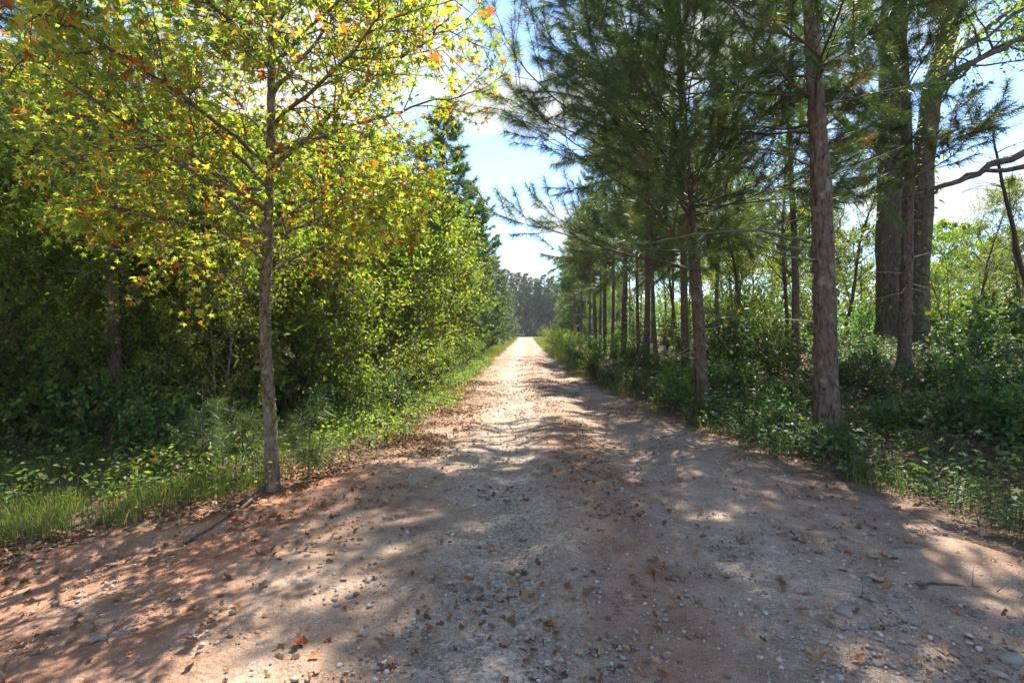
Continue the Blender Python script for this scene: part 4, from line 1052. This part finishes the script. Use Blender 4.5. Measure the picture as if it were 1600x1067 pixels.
def low_plants(n, xr, yr, fn, h, rad, m, size, mat, label, tm=KITE, nm='ground_cover'):
    x, y = scatter(n, xr, yr, fn); n = len(x)
    hh = h * rng.uniform(.4, 1.3, n)
    c = np.stack([x, y, tz(x, y)], -1)
    a = rng.uniform(0, 6.28, (n, m)); q = rng.random((n, m)) ** .6 * rad * (hh / h)[:, None]
    P = c[:, None] + np.stack([np.cos(a) * q, np.sin(a) * q, hh[:, None] * rng.uniform(.35, 1.05, (n, m))], -1)
    D = np.stack([np.cos(a), np.sin(a), rng.normal(-.1, .3, (n, m))], -1) + rng.normal(0, .3, (n, m, 3))
    N = rng.normal(0, .4, (n, m, 3)); N[..., 2] += 1
    V, T = leaves(P.reshape(-1, 3), D.reshape(-1, 3), N.reshape(-1, 3), size * rng.uniform(.6, 1.2, n * m), tm)
    sv_, sq = segs(c, c + np.stack([rng.normal(0, .02, n), rng.normal(0, .02, n), hh], -1), np.full(n, .003), np.full(n, .002))
    tone = np.clip(np.repeat(rng.random(n), m) * .8 + rng.random(n * m) * .25, 0, 1)
    V, Fs, mi, rn = join([(V, T, 0, np.repeat(tone, len(tm[0]))), (sv_, sq, 1, .3)])
    obj(nm, mesh(nm, V, Fs, [mat, M_TWIG], dict(rnd=rn), mi), kind='stuff', label=label)
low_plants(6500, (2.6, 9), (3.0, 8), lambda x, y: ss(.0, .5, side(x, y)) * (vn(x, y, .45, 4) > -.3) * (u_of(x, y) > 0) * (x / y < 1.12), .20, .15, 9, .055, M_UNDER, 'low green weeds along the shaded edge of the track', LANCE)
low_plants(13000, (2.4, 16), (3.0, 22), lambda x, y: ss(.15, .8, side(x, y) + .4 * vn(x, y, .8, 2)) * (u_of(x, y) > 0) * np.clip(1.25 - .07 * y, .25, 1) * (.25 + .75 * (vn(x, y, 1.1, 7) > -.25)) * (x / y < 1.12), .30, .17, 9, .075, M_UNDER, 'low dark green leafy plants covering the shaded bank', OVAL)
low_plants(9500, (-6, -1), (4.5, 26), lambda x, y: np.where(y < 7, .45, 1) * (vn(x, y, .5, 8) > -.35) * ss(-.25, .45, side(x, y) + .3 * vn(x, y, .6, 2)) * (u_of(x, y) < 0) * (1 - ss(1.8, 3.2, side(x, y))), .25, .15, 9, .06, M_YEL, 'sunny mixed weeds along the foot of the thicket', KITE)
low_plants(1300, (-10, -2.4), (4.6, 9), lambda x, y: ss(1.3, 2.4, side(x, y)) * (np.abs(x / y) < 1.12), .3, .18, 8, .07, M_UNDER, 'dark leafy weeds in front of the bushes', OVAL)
# litter of dry leaves
DRY = (np.array([(0, 0, 0), (.3, .33, .16), (.55, .18, .08), (.78, .30, .2), (1, 0, .12), (.78, -.28, .22), (.55, -.16, .08), (.3, -.34, .14), (.5, 0, -.02)]), np.array([(8, i, (i + 1) % 8) for i in range(8)])[:, ::-1])
def litter(n, xr, yr, fn, size, label, sink=0.0):
    x, y = scatter(n, xr, yr, fn); n = len(x)
    P = np.stack([x, y, tz(x, y) + rng.uniform(.0, .025, n) - sink], -1)
    D = rng.normal(0, 1, (n, 3)); D[:, 2] *= .3; N = rng.normal(0, .5, (n, 3)); N[:, 2] += np.where(rng.random(n) < .5, 1, -1)
    V, T = leaves(P, D, N, size * rng.uniform(.5, 1.2, n), DRY)
    obj('leaf_litter', mesh('leaf_litter', V, [T], [M_DRY], dict(rnd=rndattr(n, 9))), kind='stuff', label=label)
litter(190000, (-6, 0), (2.0, 16), lambda x, y: np.exp(-((side(x, y) - .1) / .55) ** 2) * (u_of(x, y) < 0) * np.clip(.35 + 1.1 * vn(x, y, .5, 5), .06, 1), .055, 'drift of dry brown leaves along the sunny edge of the track')
litter(180000, (-4, 4.5), (2.2, 32), lambda x, y: (side(x, y) < .1) * np.clip(.02 + .5 * np.maximum(vn(x, y, .6, 9), 0) ** 1.5 + .3 * np.exp(-((u_of(x, y) - .1) / .4) ** 2) * (vn(x, y, .5, 1) > 0), 0, 1), .05, 'dry leaves scattered over the gravel')
low_plants(1500, (2.6, 12), (3.2, 16), lambda x, y: ss(.2, .8, side(x, y)) * (u_of(x, y) > 0) * (x / y < 1.12), .38, .16, 8, .10, M_UNDER, 'lobed leafy seedlings standing above the low plants on the bank', STAR)
litter(30000, (2.4, 20), (3.2, 24), lambda x, y: ss(.0, .6, side(x, y)) * (u_of(x, y) > 0) * np.clip(1.1 - .03 * y, .3, 1) * (x / y < 1.12), .075, 'brown leaf litter on the bank under the pines')
dry_me = [mesh('fallen_leaf', DRY[0] * np.array([1, rng.uniform(.7, 1.2), rng.uniform(.6, 1.6)]) + rng.normal(0, .03, DRY[0].shape), [DRY[1]], [M_DRY], dict(rnd=np.full(9, t))) for t in np.linspace(.1, .97, 8)]
star_dry = [mesh('fallen_leaf', STAR[0] * np.array([1, 1, 1]) + np.concatenate([np.zeros((11, 2)), rng.normal(.05, .09, (11, 1))], 1), [STAR[1]], [M_DRY], dict(rnd=np.full(11, t))) for t in (.3, .6, .85, 1.0)]
def fallen(px, py, s, label, me=None, group='dry leaves lying on the track'):
    p = at(px, py)
    o = obj('fallen_leaf', me or dry_me[int(rng.integers(0, 8))], None, (p.x, p.y, p.z + .012 + .12 * s), (rng.uniform(-.5, .5), rng.uniform(-.5, .5), rng.uniform(0, 6.28)), s, label=label, category='leaf')
    if group: o['group'] = group
fallen(258, 905 + 60, .10, 'large pale tan leaf lying beside the splintered wood on red clay', star_dry[2])
fallen(485, 1000, .10, 'bright orange curled leaf lying on pale gravel with a reddish one', star_dry[3])
fallen(466, 1003, .08, 'small reddish leaf beside the bright orange curled leaf', dry_me[7])
fallen(1355, 903, .12, 'broad yellow-tan leaf lying flat on the grey stones', dry_me[6])
fallen(1272, 1040, .09, 'tan curled leaf lying alone on the smooth grey dirt', dry_me[5])
fallen(864, 990, .07, 'dark purple leaf lying flat on the gravel', dry_me[0])
k = 0
while k < 150:
    py = 720 + 340 * rng.random() ** 1.3; px = rng.uniform(150, 1560)
    p = at(px, py)
    if not on_road(p.x, p.y): continue
    u = float(lane(p.x, p.y))
    star_ = k % 3 == 0
    tone_ = ('brown', 'tan', 'pale tan', 'reddish')[k % 4] if star_ else ('dark brown', 'dark brown', 'brown', 'brown', 'tan', 'tan', 'pale tan', 'reddish')[k % 8]
    zone = 'on red clay below the sweetgum' if u < -1.9 else 'on the sunny gravel shoulder' if u < -1.0 else 'on the pale wheel track' if u < -.1 else 'on the reddish middle of the track' if u < .9 else 'on the shaded wheel track' if u < 1.9 else 'among grey stones at the shaded side'
    far_ = 'close by ' if p.y < 3.1 else ('' if p.y < 4.6 else 'farther along ')
    lab = 'dry ' + tone_ + (' star-shaped leaf ' if star_ else ' curled leaf ') + far_ + zone
    fallen(px, py, float(rng.uniform(.045, .085)), lab, dry_me[k % 8] if k % 3 else star_dry[k % 4])
    k += 1
# sticks
def stick(pts, r0, label, mat=M_TWIG, twg=4):
    P = np.array([np.array(at(*q)) + np.array([0, 0, r0 * .8]) for q in pts])
    b = P[0].copy()
    t = np.linspace(0, len(P) - 1, (len(P) - 1) * 3 + 1)
    Q = np.stack([np.interp(t, np.arange(len(P)), P[:, i]) for i in range(3)], -1) - b
    Q[1:-1] += rng.normal(0, r0 * .4, Q[1:-1].shape)
    v, f = tube(Q, np.linspace(r0, r0 * .45, len(Q)), 7)
    (s1, s2), _, _ = twigs_on(Q, twg, .12, r0 * .35)
    V, Fs, mi, rn = join([(v, f, 0, .4), (s1, s2, 0, .4)])
    obj('fallen_stick', mesh('fallen_stick', V, Fs, [mat], dict(rnd=rn), smooth=True), None, b, label=label, category='stick')
stick([(1432, 912), (1470, 914), (1530, 918), (1600, 936)], .010, 'dark twig lying across the grey stones near the shaded edge')
stick([(1318, 916), (1340, 930), (1366, 940)], .007, 'short thin twig among the pale flat stones')
stick([(412, 742 + 20), (385, 788), (345, 815), (290, 850)], .018, 'dark crooked root-like stick along the top of the clay edge below the sweetgum')
stick([(140, 1003), (180, 992), (215, 984)], .02, 'splintered tan piece of wood half sunk in the red clay', M_PALE, 6)
stick([(1447, 655), (1436, 640), (1432, 622)], .02, 'pale broken sapling stub leaning at the foot of the slim grey pine', M_PALE, 3)
stick([(1495, 600), (1540, 572), (1590, 560)], .02, 'grey fallen branch lying on the leaf-strewn bank', M_PALE, 8)
stick([(1530, 640), (1570, 612), (1600, 600)], .015, 'thin grey fallen branch lower on the leaf-strewn bank', M_PALE, 6)

# the few look-alikes that only distance tells apart
byl = {}
for o in list(COL.objects):
    if o.get('label') and o.name.split('.')[0] in ('bush', 'broadleaf_tree', 'sapling'):
        byl.setdefault((o['label'], o.get('group')), []).append(o)
for (lab, g), os_ in byl.items():
    if len(os_) in (2, 3) and len(lab.split()) <= 13:
        os_.sort(key=lambda o: o.location.length)
        for o, t in zip(os_, ('the nearer one', 'the farther one') if len(os_) == 2 else ('the nearest one', 'the middle one', 'the farthest one')):
            o['label'] = lab + ', ' + t

# thin air between here and the far trees
hv = np.array([(x, y, z) for z in (-2.2, 24.0) for y in (-310.0, 1250.0) for x in (-1150.0, 1150.0)])
M_HAZE = bpy.data.materials.new('haze'); M_HAZE.use_nodes = True
hn = M_HAZE.node_tree; hn.nodes.clear()
ho = hn.nodes.new('ShaderNodeOutputMaterial'); hp = hn.nodes.new('ShaderNodeVolumePrincipled')
hp.inputs['Color'].default_value = (.85, .92, 1, 1); hp.inputs['Density'].default_value = .0004
hn.links.new(hp.outputs[0], ho.inputs['Volume'])
obj('haze', mesh('haze', hv, [np.array([(0, 2, 3, 1), (4, 5, 7, 6), (0, 1, 5, 4), (2, 6, 7, 3), (0, 4, 6, 2), (1, 3, 7, 5)])], [M_HAZE]), kind='stuff')
